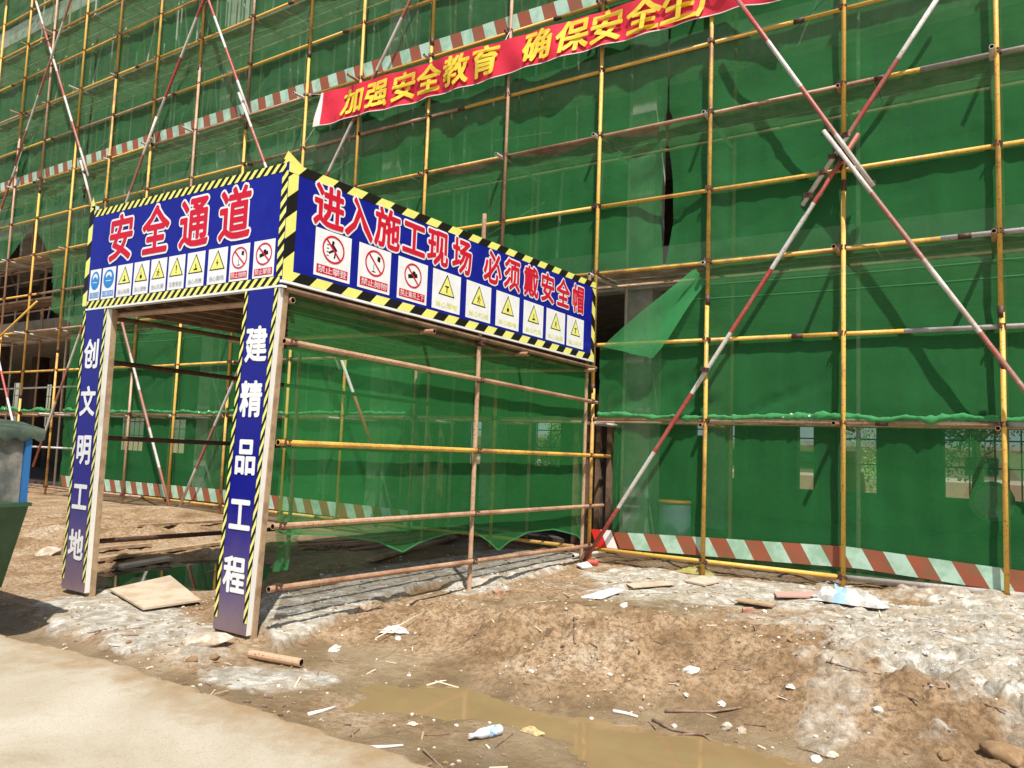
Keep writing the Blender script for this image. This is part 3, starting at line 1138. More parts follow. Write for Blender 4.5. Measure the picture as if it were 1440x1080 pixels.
# bunched net rolls lying on the lift ledgers
def net_roll(x0, x1, z, lab, amp=1.0, seed=0):
    n = int((x1 - x0) / .025)
    m = MB()
    prof = 9
    for i in range(n + 1):
        x = x0 + (x1 - x0) * i / n
        s = float(V1.fbm(np.array([x * 1.7 + seed]), np.array([seed]), 5, .65)[0])
        s2 = float(V2.fbm(np.array([x * 11 + seed]), np.array([seed]), 3, .7)[0])
        r = (.024 + .11 * abs(s) + .07 * abs(s2)) * amp
        for j in range(prof):
            t = j / (prof - 1)
            a = -1.2 + t * 4.3
            rr = r * (1 + 1.3 * float(V3.fbm(np.array([x * 9]), np.array([t * 5 + seed]), 3)[0]))
            yy = 10.30 - math.cos(a) * rr * .75 - .01
            zz = z + .035 + math.sin(a) * rr * .8 + .12 * s * amp
            m.v.append((x, min(yy, 10.36), zz))
    for i in range(n):
        for j in range(prof - 1):
            k = i * prof + j
            m.f.append((k, k + prof, k + prof + 1, k + 1))
            m.m.append(0)
    o = m.build('net_roll', M_HEM, None, True)
    o.data.materials.append(M_FOAM)
    for q in range(0, len(m.f), 1):
        if (q * 7919) % 997 < 6:
            o.data.polygons[q].material_index = 1
    tag(o, lab, 'rolled net', 'bunched edges of green netting on the ledgers')


net_roll(-5.05, 3.2, 2.15, 'bunched green net edge drooping on the ledger right of the gate', 1.0, 3)
net_roll(-20.4, -8.7, 2.15, 'bunched green net edge on the ledger seen through the gate', .9, 11)
net_roll(-26.5, -20.9, 2.15, 'bunched green net edge over the dark bay at far left', 1.2, 23)

# loose triangular flap
fl = MB()
A, B, C_, D = F(978, 376, 10.33), F(846, 488, 10.22), F(918, 503, 10.20), F(992, 398, 10.33)
nq = 14
for i in range(nq + 1):
    for j in range(nq + 1):
        s, t = i / nq, j / nq
        p = (A * (1 - s) + D * s) * (1 - t) + (B * (1 - s) + C_ * s) * t
        p = p + Vector((0, -.03 * math.sin(t * 3.1) - .02 * math.sin(s * 5 + t * 4), -.05 * math.sin(t * 3.14) * s + .035 * math.sin(t * 6.0) * (1 if s > .5 else -.4)))
        fl.v.append(tuple(p))
for i in range(nq):
    for j in range(nq):
        k = i * (nq + 1) + j
        fl.f.append((k, k + 1, k + nq + 2, k + nq + 1))
        fl.m.append(0)
tag(fl.build('net_flap', M_FLAP, None, True), 'loose triangular green net flap hanging beside the gate sign', 'net flap')


# ---------------------------------------------------------------- barrier tapes
def tape(xs_, top, bot, y, per, slant, label, seed=0, faded=True):  # faded: picks stripe colours that carry the green net's tint
    x0, x1 = xs_[0], xs_[-1]
    m = MB()
    x = x0
    c = 0
    while x < x1:
        w = per / 2
        a, b = x, min(x + w, x1)
        n = 3
        for q in range(n):
            xa, xb = a + (b - a) * q / n, a + (b - a) * (q + 1) / n

            def P(xx, t):
                zt = np.interp(xx, xs_, top)
                zb = np.interp(xx, xs_, bot)
                wob = .004 * math.sin(xx * 3 + seed) + .002 * math.sin(xx * 9 + t * 2)
                return (xx + (1 - t) * slant * (zt - zb), y + wob, zb + (zt - zb) * t)
            m.poly([P(xa, 0), P(xb, 0), P(xb, .5), P(xa, .5)], c % 2)
            m.poly([P(xa, .5), P(xb, .5), P(xb, 1), P(xa, 1)], c % 2)
        x += w
        c += 1
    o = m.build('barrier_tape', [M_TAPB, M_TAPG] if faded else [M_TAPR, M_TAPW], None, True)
    tag(o, label, 'barrier tape', 'striped barrier tapes along the netting')


tape([-5.16, -4.82], [.49, .50], [.24, .24], 10.3575, .33, .45, 'bright red and white tape end at the foot of the corner pole', 0, False)
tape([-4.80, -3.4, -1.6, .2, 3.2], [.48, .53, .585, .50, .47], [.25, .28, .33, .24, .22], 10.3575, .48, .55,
     'net-tinted brown and pale green striped tape, low on the right side')
tape([-20.4, -14, -8.7], [.52, .55, .5], [.24, .27, .24], 10.3575, .45, .45, 'net-tinted striped tape low on the netting seen inside the gate')
tape([-27, -16, -9.2, -2.0], [9.06, 9.06, 9.08, 9.05], [8.80, 8.79, 8.80, 8.79], 10.3575, .48, .3, 'net-tinted striped tape high up, running above the red banner')


# ---------------------------------------------------------------- lettering
GL = {}


def glyph(ch, off):
    key = (ch, off)
    if key in GL:
        return GL[key]
    cu = bpy.data.curves.new('glyph_curve', 'FONT')
    cu.body = ch
    cu.offset = off
    cu.resolution_u = 2
    ob = bpy.data.objects.new('glyph_tmp', cu)
    COL.objects.link(ob)
    dg = bpy.context.evaluated_depsgraph_get()
    me = bpy.data.meshes.new_from_object(ob.evaluated_get(dg))
    vs = np.array([v.co[:2] for v in me.vertices])
    fs = [tuple(p.vertices) for p in me.polygons]
    bpy.data.objects.remove(ob)
    bpy.data.meshes.remove(me)
    bpy.data.curves.remove(cu)
    GL[key] = (vs, fs)
    return GL[key]


_r = glyph('国', 0)[0]
EMC = ((_r[:, 0].min() + _r[:, 0].max()) / 2, (_r[:, 1].min() + _r[:, 1].max()) / 2)
EMS = max(np.ptp(_r[:, 0]), np.ptp(_r[:, 1]))


def put_glyph(m, ch, P, cu, cv, w, h, n, mi, off=0.0, slant=0.0):
    """a character, thickened by drawing it a few times round a small circle (each copy a hair further out)"""
    vs, fs = glyph(ch, 0.0)
    k = 0 if off <= 0 else (8 if off < .03 else 12)
    shifts = [(0, 0)] + [(off * math.cos(2 * math.pi * i / k), off * math.sin(2 * math.pi * i / k)) for i in range(k)]
    for q, (sx, sy) in enumerate(shifts):
        pts = []
        for x, y in vs:
            a = (x - EMC[0]) / EMS + sx
            b = (y - EMC[1]) / EMS + sy
            pts.append(P(cu + a * w + slant * b * h, cv + b * h, n + q * .00015))
        m.mesh(pts, fs, mi)


def flat(P, pts, n, m, mi):
    m.poly([P(u, v, n) for u, v in pts], mi)


# ---------------------------------------------------------------- the gate (safety passage)
gate = empty('safety_passage_gate', (-6.6, 4.3, 0), 'blue framed safety passage gate with white and red lettering before the scaffold', 'site gate')
XR, XL, YF, YE = -5.07, -8.13, 4.24, 10.12


def PFront(u, v, n=0.0):
    return (u, YF - n, v)


def PSide(u, v, n=0.0):
    return (XR + n, u, v)


def stripes(P, u0, u1, v0, v1, per, slant, n, m, vertical=False, mats=(0, 1)):
    """diagonal hazard stripes that fill a strip, clipped to it"""
    def clip(poly, axis, lim, keepless):
        out = []
        for i in range(len(poly)):
            a, b = poly[i], poly[(i + 1) % len(poly)]
            ia = (a[axis] <= lim) if keepless else (a[axis] >= lim)
            ib = (b[axis] <= lim) if keepless else (b[axis] >= lim)
            if ia:
                out.append(a)
            if ia != ib:
                t = (lim - a[axis]) / (b[axis] - a[axis])
                out.append((a[0] + t * (b[0] - a[0]), a[1] + t * (b[1] - a[1])))
        return out
    if not vertical:
        h = v1 - v0
        x = u0 - abs(slant * h) - per
        c = 0
        while x < u1 + abs(slant * h):
            q = [(x, v0), (x + per / 2, v0), (x + per / 2 + slant * h, v1), (x + slant * h, v1)]
            q = clip(clip(q, 0, u0, False), 0, u1, True) if q else q
            if len(q) > 2:
                flat(P, q, n, m, mats[c % 2])
            x += per / 2
            c += 1
    else:
        w = u1 - u0
        y = v0 - abs(slant * w) - per
        c = 0
        while y < v1 + abs(slant * w):
            q = [(u0, y), (u1, y + slant * w), (u1, y + per / 2 + slant * w), (u0, y + per / 2)]
            q = clip(clip(q, 1, v0, False), 1, v1, True)
            if len(q) > 2:
                flat(P, q, n, m, mats[c % 2])
            y += per / 2
            c += 1


def lerp(a, b, t):
    return a + (b - a) * t


# front board
fb = MB().box((XL, YF, 2.955), (XR - .03, YF + .05, 4.02)).build('front_sign_board', M_BLUE, gate)
for a_ in ((PFront, XL + .01, XR - .03, 3.945, 4.02, .1, 1.0, .002), (PFront, XL + .01, XR - .03, 2.955, 3.03, .1, 1.0, .002),
           (PFront, XR - .075, XR, 3.03, 3.945, .11, 1.0, .004, True)):
    m = MB()
    stripes(*a_[:8], m, len(a_) > 8)
    m.build('hazard_border', [M_YSTR, M_KSTR], fb)
m = MB()
m.box((XL - .10, YF + .012, 2.99), (XL - .003, YF + .05, 4.08), 2)
stripes(lambda u, v, n=0: (u, YF + .012 - n, v), XL - .10, XL - .003, 2.99, 4.08, .36, .6, .002, m, True)
m.poly([PFront(XL - .10, 4.08, -.010), PFront(XL + .02, 4.03, -.010), PFront(XL - .06, 4.18, -.010)], 0)
m.build('side_hazard_edge', [M_YSTR, M_KSTR, M_BOXW], gate)
MB().box((XL - .005, YF - .004, 2.935), (XR - .0, YF + .056, 2.953)).build('edge_trim', M_WP, fb)
for ch, cx in zip('安全通道', (-7.565, -6.96, -6.345, -5.75)):
    m = MB()
    put_glyph(m, ch, PFront, cx, 3.65, .40, .45, .003, 1, .075)
    put_glyph(m, ch, PFront, cx, 3.65, .40, .45, .006, 0, .028)
    m.build('sign_character', [M_RP, M_WP], fb)

MP = [M_WP, M_YSTR, M_KSTR, M_RP, M_BP, M_GP, M_GREENYP]


def disc(cu, cv, ru, rv, n=20):
    return [(cu + ru * math.cos(2 * math.pi * i / n), cv + rv * math.sin(2 * math.pi * i / n)) for i in range(n)]


def ring(P, cu, cv, ru, rv, th, n, m, mi, k=20):
    for i in range(k):
        a, b = 2 * math.pi * i / k, 2 * math.pi * (i + 1) / k
        flat(P, [(cu + ru * math.cos(a), cv + rv * math.sin(a)), (cu + ru * math.cos(b), cv + rv * math.sin(b)),
                 (cu + (ru - th) * math.cos(b), cv + (rv - th) * math.sin(b)), (cu + (ru - th) * math.cos(a), cv + (rv - th) * math.sin(a))], n, m, mi)


def bar(P, a, b, w, n, m, mi):
    dx, dy = b[0] - a[0], b[1] - a[1]
    L = math.hypot(dx, dy)
    nx, ny = -dy / L * w / 2, dx / L * w / 2
    flat(P, [(a[0] + nx, a[1] + ny), (b[0] + nx, b[1] + ny), (b[0] - nx, b[1] - ny), (a[0] - nx, a[1] - ny)], n, m, mi)


def placard(P, u0, u1, v0, v1, kind, text, fig, board, yel=False):
    m = MB()
    n = .003
    flat(P, [(u0, v0), (u1, v0), (u1, v1), (u0, v1)], n, m, 0)
    w, h = u1 - u0, v1 - v0
    cu = (u0 + u1) / 2
    cv = v0 + h * .63
    r = min(w * .40, h * .32)
    rv = h * .30
    if kind == 'blue':
        flat(P, disc(cu, cv, r, rv), n + .001, m, 4)
        flat(P, disc(cu, cv + rv * .35, r * .55, rv * .40), n + .002, m, 0)
        flat(P, disc(cu, cv + rv * .12, r * .40, rv * .28), n + .003, m, 4)
        flat(P, [(cu - r * .7, cv - rv * .1), (cu + r * .7, cv - rv * .1), (cu + r * .5, cv - rv * .75), (cu - r * .5, cv - rv * .75)], n + .002, m, 4)
        bar(P, (cu - r * .5, cv - rv * .2), (cu + r * .5, cv - rv * .2), rv * .08, n + .003, m, 0)
        tm = 4
        flat(P, [(u0 + w * .08, v0 + h * .07), (u1 - w * .08, v0 + h * .07), (u1 - w * .08, v0 + h * .25), (u0 + w * .08, v0 + h * .25)], n + .001, m, 4)
        tm = 0
    elif kind == 'warn':
        t = [(cu, cv + h * .32), (cu + r * 1.05, cv - h * .24), (cu - r * 1.05, cv - h * .24)]
        flat(P, t, n + .001, m, 2)
        c = (cu, cv - h * .055)
        flat(P, [(c[0] + (a - c[0]) * .84, c[1] + (b - c[1]) * .84) for a, b in t], n + .002, m, 1)
        tm = 6 if yel else 5
        q = cv - h * .08
        s = r * .5
        if fig == 0:
            flat(P, [(cu - s * .15, q + s * 1.0), (cu + s * .2, q + s * 1.0), (cu + s * .08, q - s * .1), (cu - s * .08, q - s * .1)], n + .003, m, 2)
            flat(P, disc(cu, q - s * .35, s * .14, s * .14, 8), n + .003, m, 2)
        elif fig == 1:
            flat(P, disc(cu, q - s * .1, s * .38, s * .38, 10), n + .003, m, 2)
            bar(P, (cu, q), (cu, q + s * .9), s * .1, n + .0035, m, 2)
        elif fig == 2:
            flat(P, [(cu + s * .1, q + s), (cu - s * .35, q + s * .15), (cu, q + s * .15), (cu - s * .1, q - s * .5), (cu + s * .35, q + s * .35), (cu, q + s * .35)], n + .003, m, 2)
        elif fig == 3:
            bar(P, (cu - s * .5, q + s * .5), (cu + s * .5, q + s * .5), s * .22, n + .003, m, 2)
            bar(P, (cu, q + s * .5), (cu, q - s * .5), s * .25, n + .003, m, 2)
        elif fig == 4:
            flat(P, disc(cu + s * .1, q + s * .7, s * .13, s * .13, 8), n + .003, m, 2)
            bar(P, (cu + s * .05, q + s * .5), (cu - s * .15, q), s * .22, n + .003, m, 2)
            bar(P, (cu - s * .15, q), (cu + s * .3, q - s * .5), s * .13, n + .0035, m, 2)
            bar(P, (cu - s * .15, q), (cu - s * .45, q - s * .45), s * .13, n + .004, m, 2)
            bar(P, (cu, q + s * .35), (cu + s * .5, q + s * .1), s * .1, n + .0045, m, 2)
            bar(P, (cu, q + s * .35), (cu - s * .5, q + s * .4), s * .1, n + .005, m, 2)
        else:
            flat(P, [(cu - s * .5, q - s * .45), (cu + s * .55, q - s * .45), (cu + s * .55, q - s * .2), (cu + s * .25, q - s * .1), (cu + s * .1, q + s * .7), (cu - s * .1, q + s * .7), (cu, q - s * .15), (cu - s * .5, q - s * .25)], n + .003, m, 2)
    else:
        if fig == 0:
            bar(P, (cu - r * .2, cv + rv * .35), (cu + r * .25, cv - rv * .1), r * .3, n + .001, m, 2)
            flat(P, disc(cu - r * .05, cv + rv * .5, r * .12, r * .12, 8), n + .001, m, 2)
            bar(P, (cu + r * .2, cv - rv * .1), (cu + r * .1, cv - rv * .6), r * .13, n + .0015, m, 2)
            bar(P, (cu + r * .1, cv), (cu - r * .4, cv - rv * .3), r * .14, n + .002, m, 2)
            for q in range(4):
                bar(P, (cu - r * .6, cv - rv * .5 + q * rv * .25), (cu - r * .4, cv - rv * .5 + q * rv * .25), r * .06, n + .001, m, 2)
        elif fig == 1:
            flat(P, [(cu + r * .25, cv + rv * .6), (cu + r * .55, cv + rv * .55), (cu + r * .5, cv + rv * .15), (cu + r * .2, cv + rv * .25)], n + .001, m, 2)
            bar(P, (cu - r * .1, cv - rv * .1), (cu - r * .1, cv - rv * .65), r * .06, n + .001, m, 2)
            bar(P, (cu - r * .3, cv - rv * .65), (cu + r * .1, cv - rv * .65), r * .06, n + .0015, m, 2)
        else:
            bar(P, (cu - r * .55, cv - rv * .15), (cu + r * .5, cv + rv * .1), r * .3, n + .001, m, 2)
            flat(P, disc(cu + r * .1, cv + rv * .25, r * .2, rv * .15, 8), n + .0015, m, 2)
        ring(P, cu, cv, r, rv, r * .13, n + .003, m, 3)
        bar(P, (cu - r * .66, cv + rv * .66), (cu + r * .66, cv - rv * .66), r * .13, n + .0025, m, 3)
        flat(P, [(u0 + w * .07, v0 + h * .06), (u1 - w * .07, v0 + h * .06), (u1 - w * .07, v0 + h * .25), (u0 + w * .07, v0 + h * .25)], n + .001, m, 3)
        tm = 0
    k = len(text)
    tw = w * .8 / k
    for i, ch in enumerate(text):
        put_glyph(m, ch, P, cu + (i - (k - 1) / 2) * tw, v0 + h * .155, min(tw * .92, w * .2), h * .14, n + .003, tm, 0)
    return m.build('placard', MP, board)


front_pl = [(-8.09, -7.885, 'blue', '必须戴防尘口罩', 0), (-7.855, -7.61, 'blue', '必须戴安全帽', 0), (-7.575, -7.31, 'warn', '当心坑洞', 5), (-7.28, -7.02, 'warn', '当心落物', 1),
            (-6.99, -6.73, 'warn', '当心扎脚', 4), (-6.70, -6.44, 'warn', '注意安全', 0), (-6.405, -6.14, 'warn', '当心吊物', 5), (-6.09, -5.815, 'warn', '当心触电', 2),
            (-5.775, -5.51, 'no', '禁止抛物', 1), (-5.455, -5.18, 'no', '禁止攀登', 2)]
for a, b, kd, tx, fg in front_pl:
    placard(PFront, a, b, 3.035, 3.365, kd, tx, fg, fb)

# long side board
def side_top(y):
    return 4.02 + (y - YF) / (YE - YF) * .16


m = MB()
ny_ = 12
for i in range(ny_):
    a, b = lerp(YF - .001, YE, i / ny_), lerp(YF - .001, YE, (i + 1) / ny_)
    m.hexa([(XR - .029, a, 3.0), (XR, a, 3.0), (XR, b, 3.0), (XR - .029, b, 3.0), (XR - .029, a, side_top(a)), (XR, a, side_top(a)), (XR, b, side_top(b)), (XR - .029, b, side_top(b))])
sb = m.build('side_sign_board', M_BLUE, gate)
m = MB()


def PSideT(u, v, n=0.0):      # strip that follows the rising top edge
    return (XR + n, u, v + (u - YF) / (YE - YF) * .16)


for a_ in ((PSideT, YF, YE, 3.935, 4.02, .385, 1.0, .002), (PSide, YF, YE, 3.0, 3.085, .385, 1.0, .002),
           (PSide, YF, YF + .11, 3.085, 3.935, .36, .9, .002, True), (PSide, YE - .11, YE, 3.085, 4.08, .36, -.9, .002, True)):
    m = MB()
    stripes(*a_[:8], m, len(a_) > 8)
    m.build('hazard_border', [M_YSTR, M_KSTR], sb)
m = MB()
m.poly([PSide(YF - .06, 4.023, .0), PSide(YF + .16, 4.023, .0), PSide(YF - .02, 4.11, .0)], 0)
m.poly([PFront(XR - .10, 4.022, -.012), PFront(XR - .0, 4.022, -.012), PFront(XR - .0, 4.11, -.012)], 0)
m.build('corner_flap', [M_YSTR, M_KSTR], sb)
MB().box((XR - .034, YF, 2.975), (XR + .006, YE, 2.997)).build('edge_trim', M_WP, sb)
cy = [4.72, 5.105, 5.50, 5.905, 6.305, 6.745, 7.36, 7.795, 8.255, 8.68, 9.11, 9.56]
for ch, c in zip('进入施工现场必须戴安全帽', cy):
    m = MB()
    zc = 3.75 + (c - 4.7) * .014
    put_glyph(m, ch, PSide, c, zc, .335, .36, .003, 1, .085)
    put_glyph(m, ch, PSide, c, zc, .335, .36, .006, 0, .030)
    m.build('sign_character', [M_RP, M_WP], sb)
side_pl = [(4.575, 5.02, 'no', '禁止攀登', 0), (5.12, 5.57, 'no', '禁止抛物', 1), (5.68, 6.15, 'no', '禁止乘吊上下', 2), (6.24, 6.74, 'warn', '当心落物', 3), (6.85, 7.35, 'warn', '当心机械', 4),
           (7.46, 7.985, 'warn', '当心触电', 1), (8.09, 8.59, 'warn', '当心坑洞', 5), (8.67, 9.19, 'warn', '当心坠落', 4), (9.25, 9.76, 'warn', '当心塌方', 3)]
for a, b, kd, tx, fg in side_pl:
    placard(PSide, a, b, 3.115, 3.545, kd, tx, fg, sb, True)


# post boards
def post(x0t, x1t, x0b, x1b, zb, text, zs_, lab):
    zt = 2.93
    y0, y1 = YF - .002, YF + .048

    def X(t, z):
        k = (z - zb) / (zt - zb)
        return lerp(lerp(x0b, x1b, t), lerp(x0t, x1t, t), k)
    m = MB()
    m.hexa([(x0b, y0, zb), (x1b, y0, zb), (x1b, y1, zb), (x0b, y1, zb), (x0t, y0, zt), (x1t, y0, zt), (x1t, y1, zt), (x0t, y1, zt)], 1)
    o = m.build('post_board', [M_POSTB, M_BOXW], gate)
    wt = x1t - x0t

    def P(u, v, n=0.0):       # u in 0..1 across the board
        return (X(u, v), y0 - n, v)
    m = MB()
    nseg = 8
    for i in range(nseg):
        a, b = lerp(zb, zt, i / nseg), lerp(zb, zt, (i + 1) / nseg)
        m.poly([P(.0, a, .002), P(1.0, a, .002), P(1.0, b, .002), P(.0, b, .002)])
    m.build('face_panel', M_POSTB, o)
    for ua, ub in ((0.0, .105), (.89, 1.0)):
        m = MB()
        stripes(P, ua, ub, zb + .10, zt, .135, 1.0, .005, m, True)
        m.build('hazard_border', [M_YSTR, M_KSTR], o)
    for ch, z in zip(text, zs_):
        m = MB()
        cu_ = X(.5, z)
        put_glyph(m, ch, lambda u, v, n=0: (u, y0 - n, v), cu_, z, .25, .28, .006, 0, .035)
        m.build('post_character', M_WP, o)
    return o


post(-5.53, -5.10, -5.66, -5.23, .03, '建精品工程', (2.45, 1.98, 1.49, 1.005, .50), '')
post(-8.155, -7.71, -8.14, -7.70, .05, '创文明工地', (2.46, 1.965, 1.47, .99, .50), '')

# timber and pipe frame
def pipe(p0, p1, name='frame_pipe', mt=None, r=.027, par=None, hole=True):
    return MB().tube([p0, p1], r, 10, hole=1 if hole else None).build(name, [mt or M_TAN, M_HOLE], par or gate, False)


MB().hexa([(-5.31, YF + .05, -.06), (-5.222, YF + .05, -.06), (-5.222, YF + .10, -.06), (-5.31, YF + .10, -.06),
           (-5.18, YF + .05, 2.93), (-5.092, YF + .05, 2.93), (-5.092, YF + .10, 2.93), (-5.18, YF + .10, 2.93)]).build('timber_post', M_TIMB, gate)
MB().hexa([(-7.78, YF + .05, .0), (-7.692, YF + .05, .0), (-7.692, YF + .105, .0), (-7.78, YF + .105, .0),
           (-7.79, YF + .05, 2.93), (-7.702, YF + .05, 2.93), (-7.702, YF + .105, 2.93), (-7.79, YF + .105, 2.93)]).build('timber_post', M_TIMB, gate)
pipe((-5.12, 7.22, -.02), (-5.12, 7.22, 4.42), 'frame_post')
pipe((-5.17, 10.1, .0), (-5.17, 10.1, 4.3), 'frame_post')
pipe((-8.14, 7.2, -.0), (-8.14, 7.2, 4.1), 'frame_post')
pipe((-8.14, 10.05, -.0), (-8.14, 10.05, 4.1), 'frame_post')
for (z0, z1, ye, mt) in ((2.48, 2.38, 10.25, M_TAN), (1.625, 1.585, 10.75, M_YEL), (.93, .84, 10.55, M_TAN), (.42, .27, 10.2, M_TAN)):
    ym = 7.15
    zm = lerp(z0, z1, (ym - 4.3) / (ye - 4.3))
    pipe((-5.065, 4.3, z0), (-5.065, ym + .1, zm), 'side_rail', mt)
    pipe((-5.065, ym + .104, zm), (-5.065, ye, z1), 'side_rail', mt)
    for y in (4.4, 7.22, 10.1):
        inst('coupler', CME, gate, (-5.08, y, lerp(z0, z1, (y - 4.3) / (ye - 4.3))), (0, 0, 1.57))
for z in (2.42, 1.6, .5):
    pipe((-8.1, 4.4, z), (-8.1, 10.2, z - .08), 'side_rail', M_COUP)  # dark coupler steel stands in for the roof's shade on these rails
pipe((-5.1, 4.3, 2.93), (-5.1, 10.25, 2.9), 'roof_bearer', M_DKWD, .028)
pipe((-5.18, 4.3, 2.86), (-5.18, 10.25, 2.85), 'roof_bearer', M_DKWD, .028)
pipe((-8.1, 4.3, 2.9), (-8.1, 10.25, 2.9), 'roof_bearer', M_DKWD, .028)
for y in (4.38, 6.2, 8.1, 10.0):
    pipe((-8.35, y, 2.895), (-4.98 - .1 * (y < 5), y, 2.845), 'roof_crossbar', M_TAN)
for i in range(9):
    x = -7.85 + i * .32
    MB().box((x, 4.32, 2.925), (x + .07, 10.1, 2.995)).build('roof_joist', M_DKWD, gate)
r_ = random.Random(5)
y = 4.32
while y < 10.0:
    w = r_.uniform(.17, .22)
    MB().box((-8.12, y, 3.0), (-5.12, y + w - .012, 3.03 + r_.uniform(0, .012))).build('roof_plank', M_DKWD, gate)
    MB().box((-8.12, y, 3.92), (-5.12, y + w - .012, 3.95)).build('roof_plank', M_DKWD, gate)
    y += w
inst('coupler', CME, gate, (-5.10, 7.22, 2.86), (0, 0, 1.57))


# side net of the gate
def gate_net():
    X = -5.135
    bot_px = [(384, 744), (400, 750), (470, 752), (530, 760), (568, 776), (590, 763), (630, 750), (668, 747), (690, 762), (702, 774), (716, 762), (745, 748), (780, 744), (812, 752), (828, 770)]
    bp = [S(u, v, X) for u, v in bot_px]
    by = [p.y for p in bp]
    bz = [p.z for p in bp]
    ys = np.linspace(4.4, 10.02, 110)
    nz = 44
    m = MB()
    for y in ys:
        zb = float(np.interp(y, by, bz))
        for j in range(nz + 1):
            t = j / nz
            z = zb + (2.92 - zb) * t
            d = .05 * float(V1.fbm(np.array([y * .9]), np.array([z * .8]), 3)[0]) + .012 * float(V3.fbm(np.array([y * 6]), np.array([z * .7]), 2)[0])
            edge = min(1, (y - 4.4) * 3, (10.02 - y) * 3)
            m.v.append((X - .012 - abs(d) * edge, y, z))
    for i in range(len(ys) - 1):
        for j in range(nz):
            k = i * (nz + 1) + j
            m.f.append((k, k + nz + 1, k + nz + 2, k + 1))
            m.m.append(0)
    o = m.build('gate_side_net', M_NETS, None, True)
    tag(o, 'green net with scalloped bottom edge on the side of the gate', 'safety net')
    h = MB()
    for i in range(len(ys) - 1):
        a = Vector(m.v[i * (nz + 1)])
        b = Vector(m.v[(i + 1) * (nz + 1)])
        h.poly([a + Vector((.003, 0, -.012)), b + Vector((.003, 0, -.012)), b + Vector((.003, 0, .006)), a + Vector((.003, 0, .006))])
    h.build('hem', M_HEM, o)
    # tail at the front post
    t = MB()
    for i in range(7):
        for j in range(9):
            y = 4.42 + .05 * i * (1 - j / 14)
            t.v.append((-5.15 - .02 * math.sin(i * 1.5 + j), y, .98 - j * .055))
    for i in range(6):
        for j in range(8):
            k = i * 9 + j
            t.f.append((k, k + 9, k + 10, k + 1))
            t.m.append(0)
    t.build('net_tail', M_NETS, o, True)


gate_net()

# ---------------------------------------------------------------- red banner
def banner():
    xs_ = [-11.3, -9.0, -6.5, -2.94, -2.2]
    top = [8.58, 8.53, 8.50, 8.50, 8.0]
    bot = [7.88, 7.86, 7.88, 7.93, 7.80]
    yb = 10.13
    n = 150
    nz = 8

    def surf(x, t):
        zt, zb = np.interp(x, xs_, top), np.interp(x, xs_, bot)
        zb = zb - .035 * abs(math.sin((x + 5.1) / 1.75 * math.pi)) + .03
        sag = .025 * math.sin(x * 3.4) + .02 * math.sin(x * 9 + t * 3) + .03 * math.sin(x * 1.3 + t * 2)
        return Vector((x, yb + sag * (1.1 - .5 * t), zb + (zt - zb) * t))
    m = MB()
    for i in range(n + 1):
        x = xs_[0] + (xs_[-1] - xs_[0]) * i / n
        for j in range(nz + 1):
            m.v.append(tuple(surf(x + (.12 * (1 - j / nz) * -1 if i == 0 else 0), j / nz)))
    for i in range(n):
        for j in range(nz):
            k = i * (nz + 1) + j
            m.f.append((k, k + nz + 1, k + nz + 2, k + 1))
            m.m.append(1 if i == 0 else 0)
    o = m.build('banner', [M_BANR, M_BANW], None, True)
    tag(o, 'long red cloth banner with yellow characters tied across the scaffold', 'banner')
    h = MB()
    for i in range(n):
        a = Vector(m.v[i * (nz + 1)])
        b = Vector(m.v[(i + 1) * (nz + 1)])
        up = Vector((0, -.004, .014))
        h.poly([a + Vector((0, -.004, 0)), b + Vector((0, -.004, 0)), b + up, a + up])
    h.build('hem', M_BANW, o)
    cs = list(zip('加强安全教育', [-10.38, -9.77, -9.12, -8.53, -7.9, -7.28])) + list(zip('确保安全生产', [-6.23, -5.6, -5.02, -4.4, -3.84, -3.3]))
    for ch, cx in cs:
        c = MB()
        for (off, nn, mi) in ((.035, .012, 0),):
            def P(u, v, n_=0.0):
                zt, zb = np.interp(u, xs_, top), np.interp(u, xs_, bot)
                p = surf(u, (v - zb) / (zt - zb))
                return (p.x, p.y - .018 - n_, p.z)
            put_glyph(c, ch, P, cx, 8.20, .50, .48, nn, mi, off, .12)
        c.build('banner_character', M_BANY, o)
    # tie ropes
    for (a, b) in (((-11.3, yb, 8.55), (-11.88, YP - .02, 8.75)), ((-2.2, yb, 7.95), (-1.7, YP - .03, 8.25)), ((-6.9, yb, 8.5), (-6.9, YP - .02, 8.70)), ((-11.42, yb, 7.9), (-11.88, YP - .03, 7.62))):
        MB().tube([a, b], .006, 5).build('tie_rope', M_BANW, o)


banner()


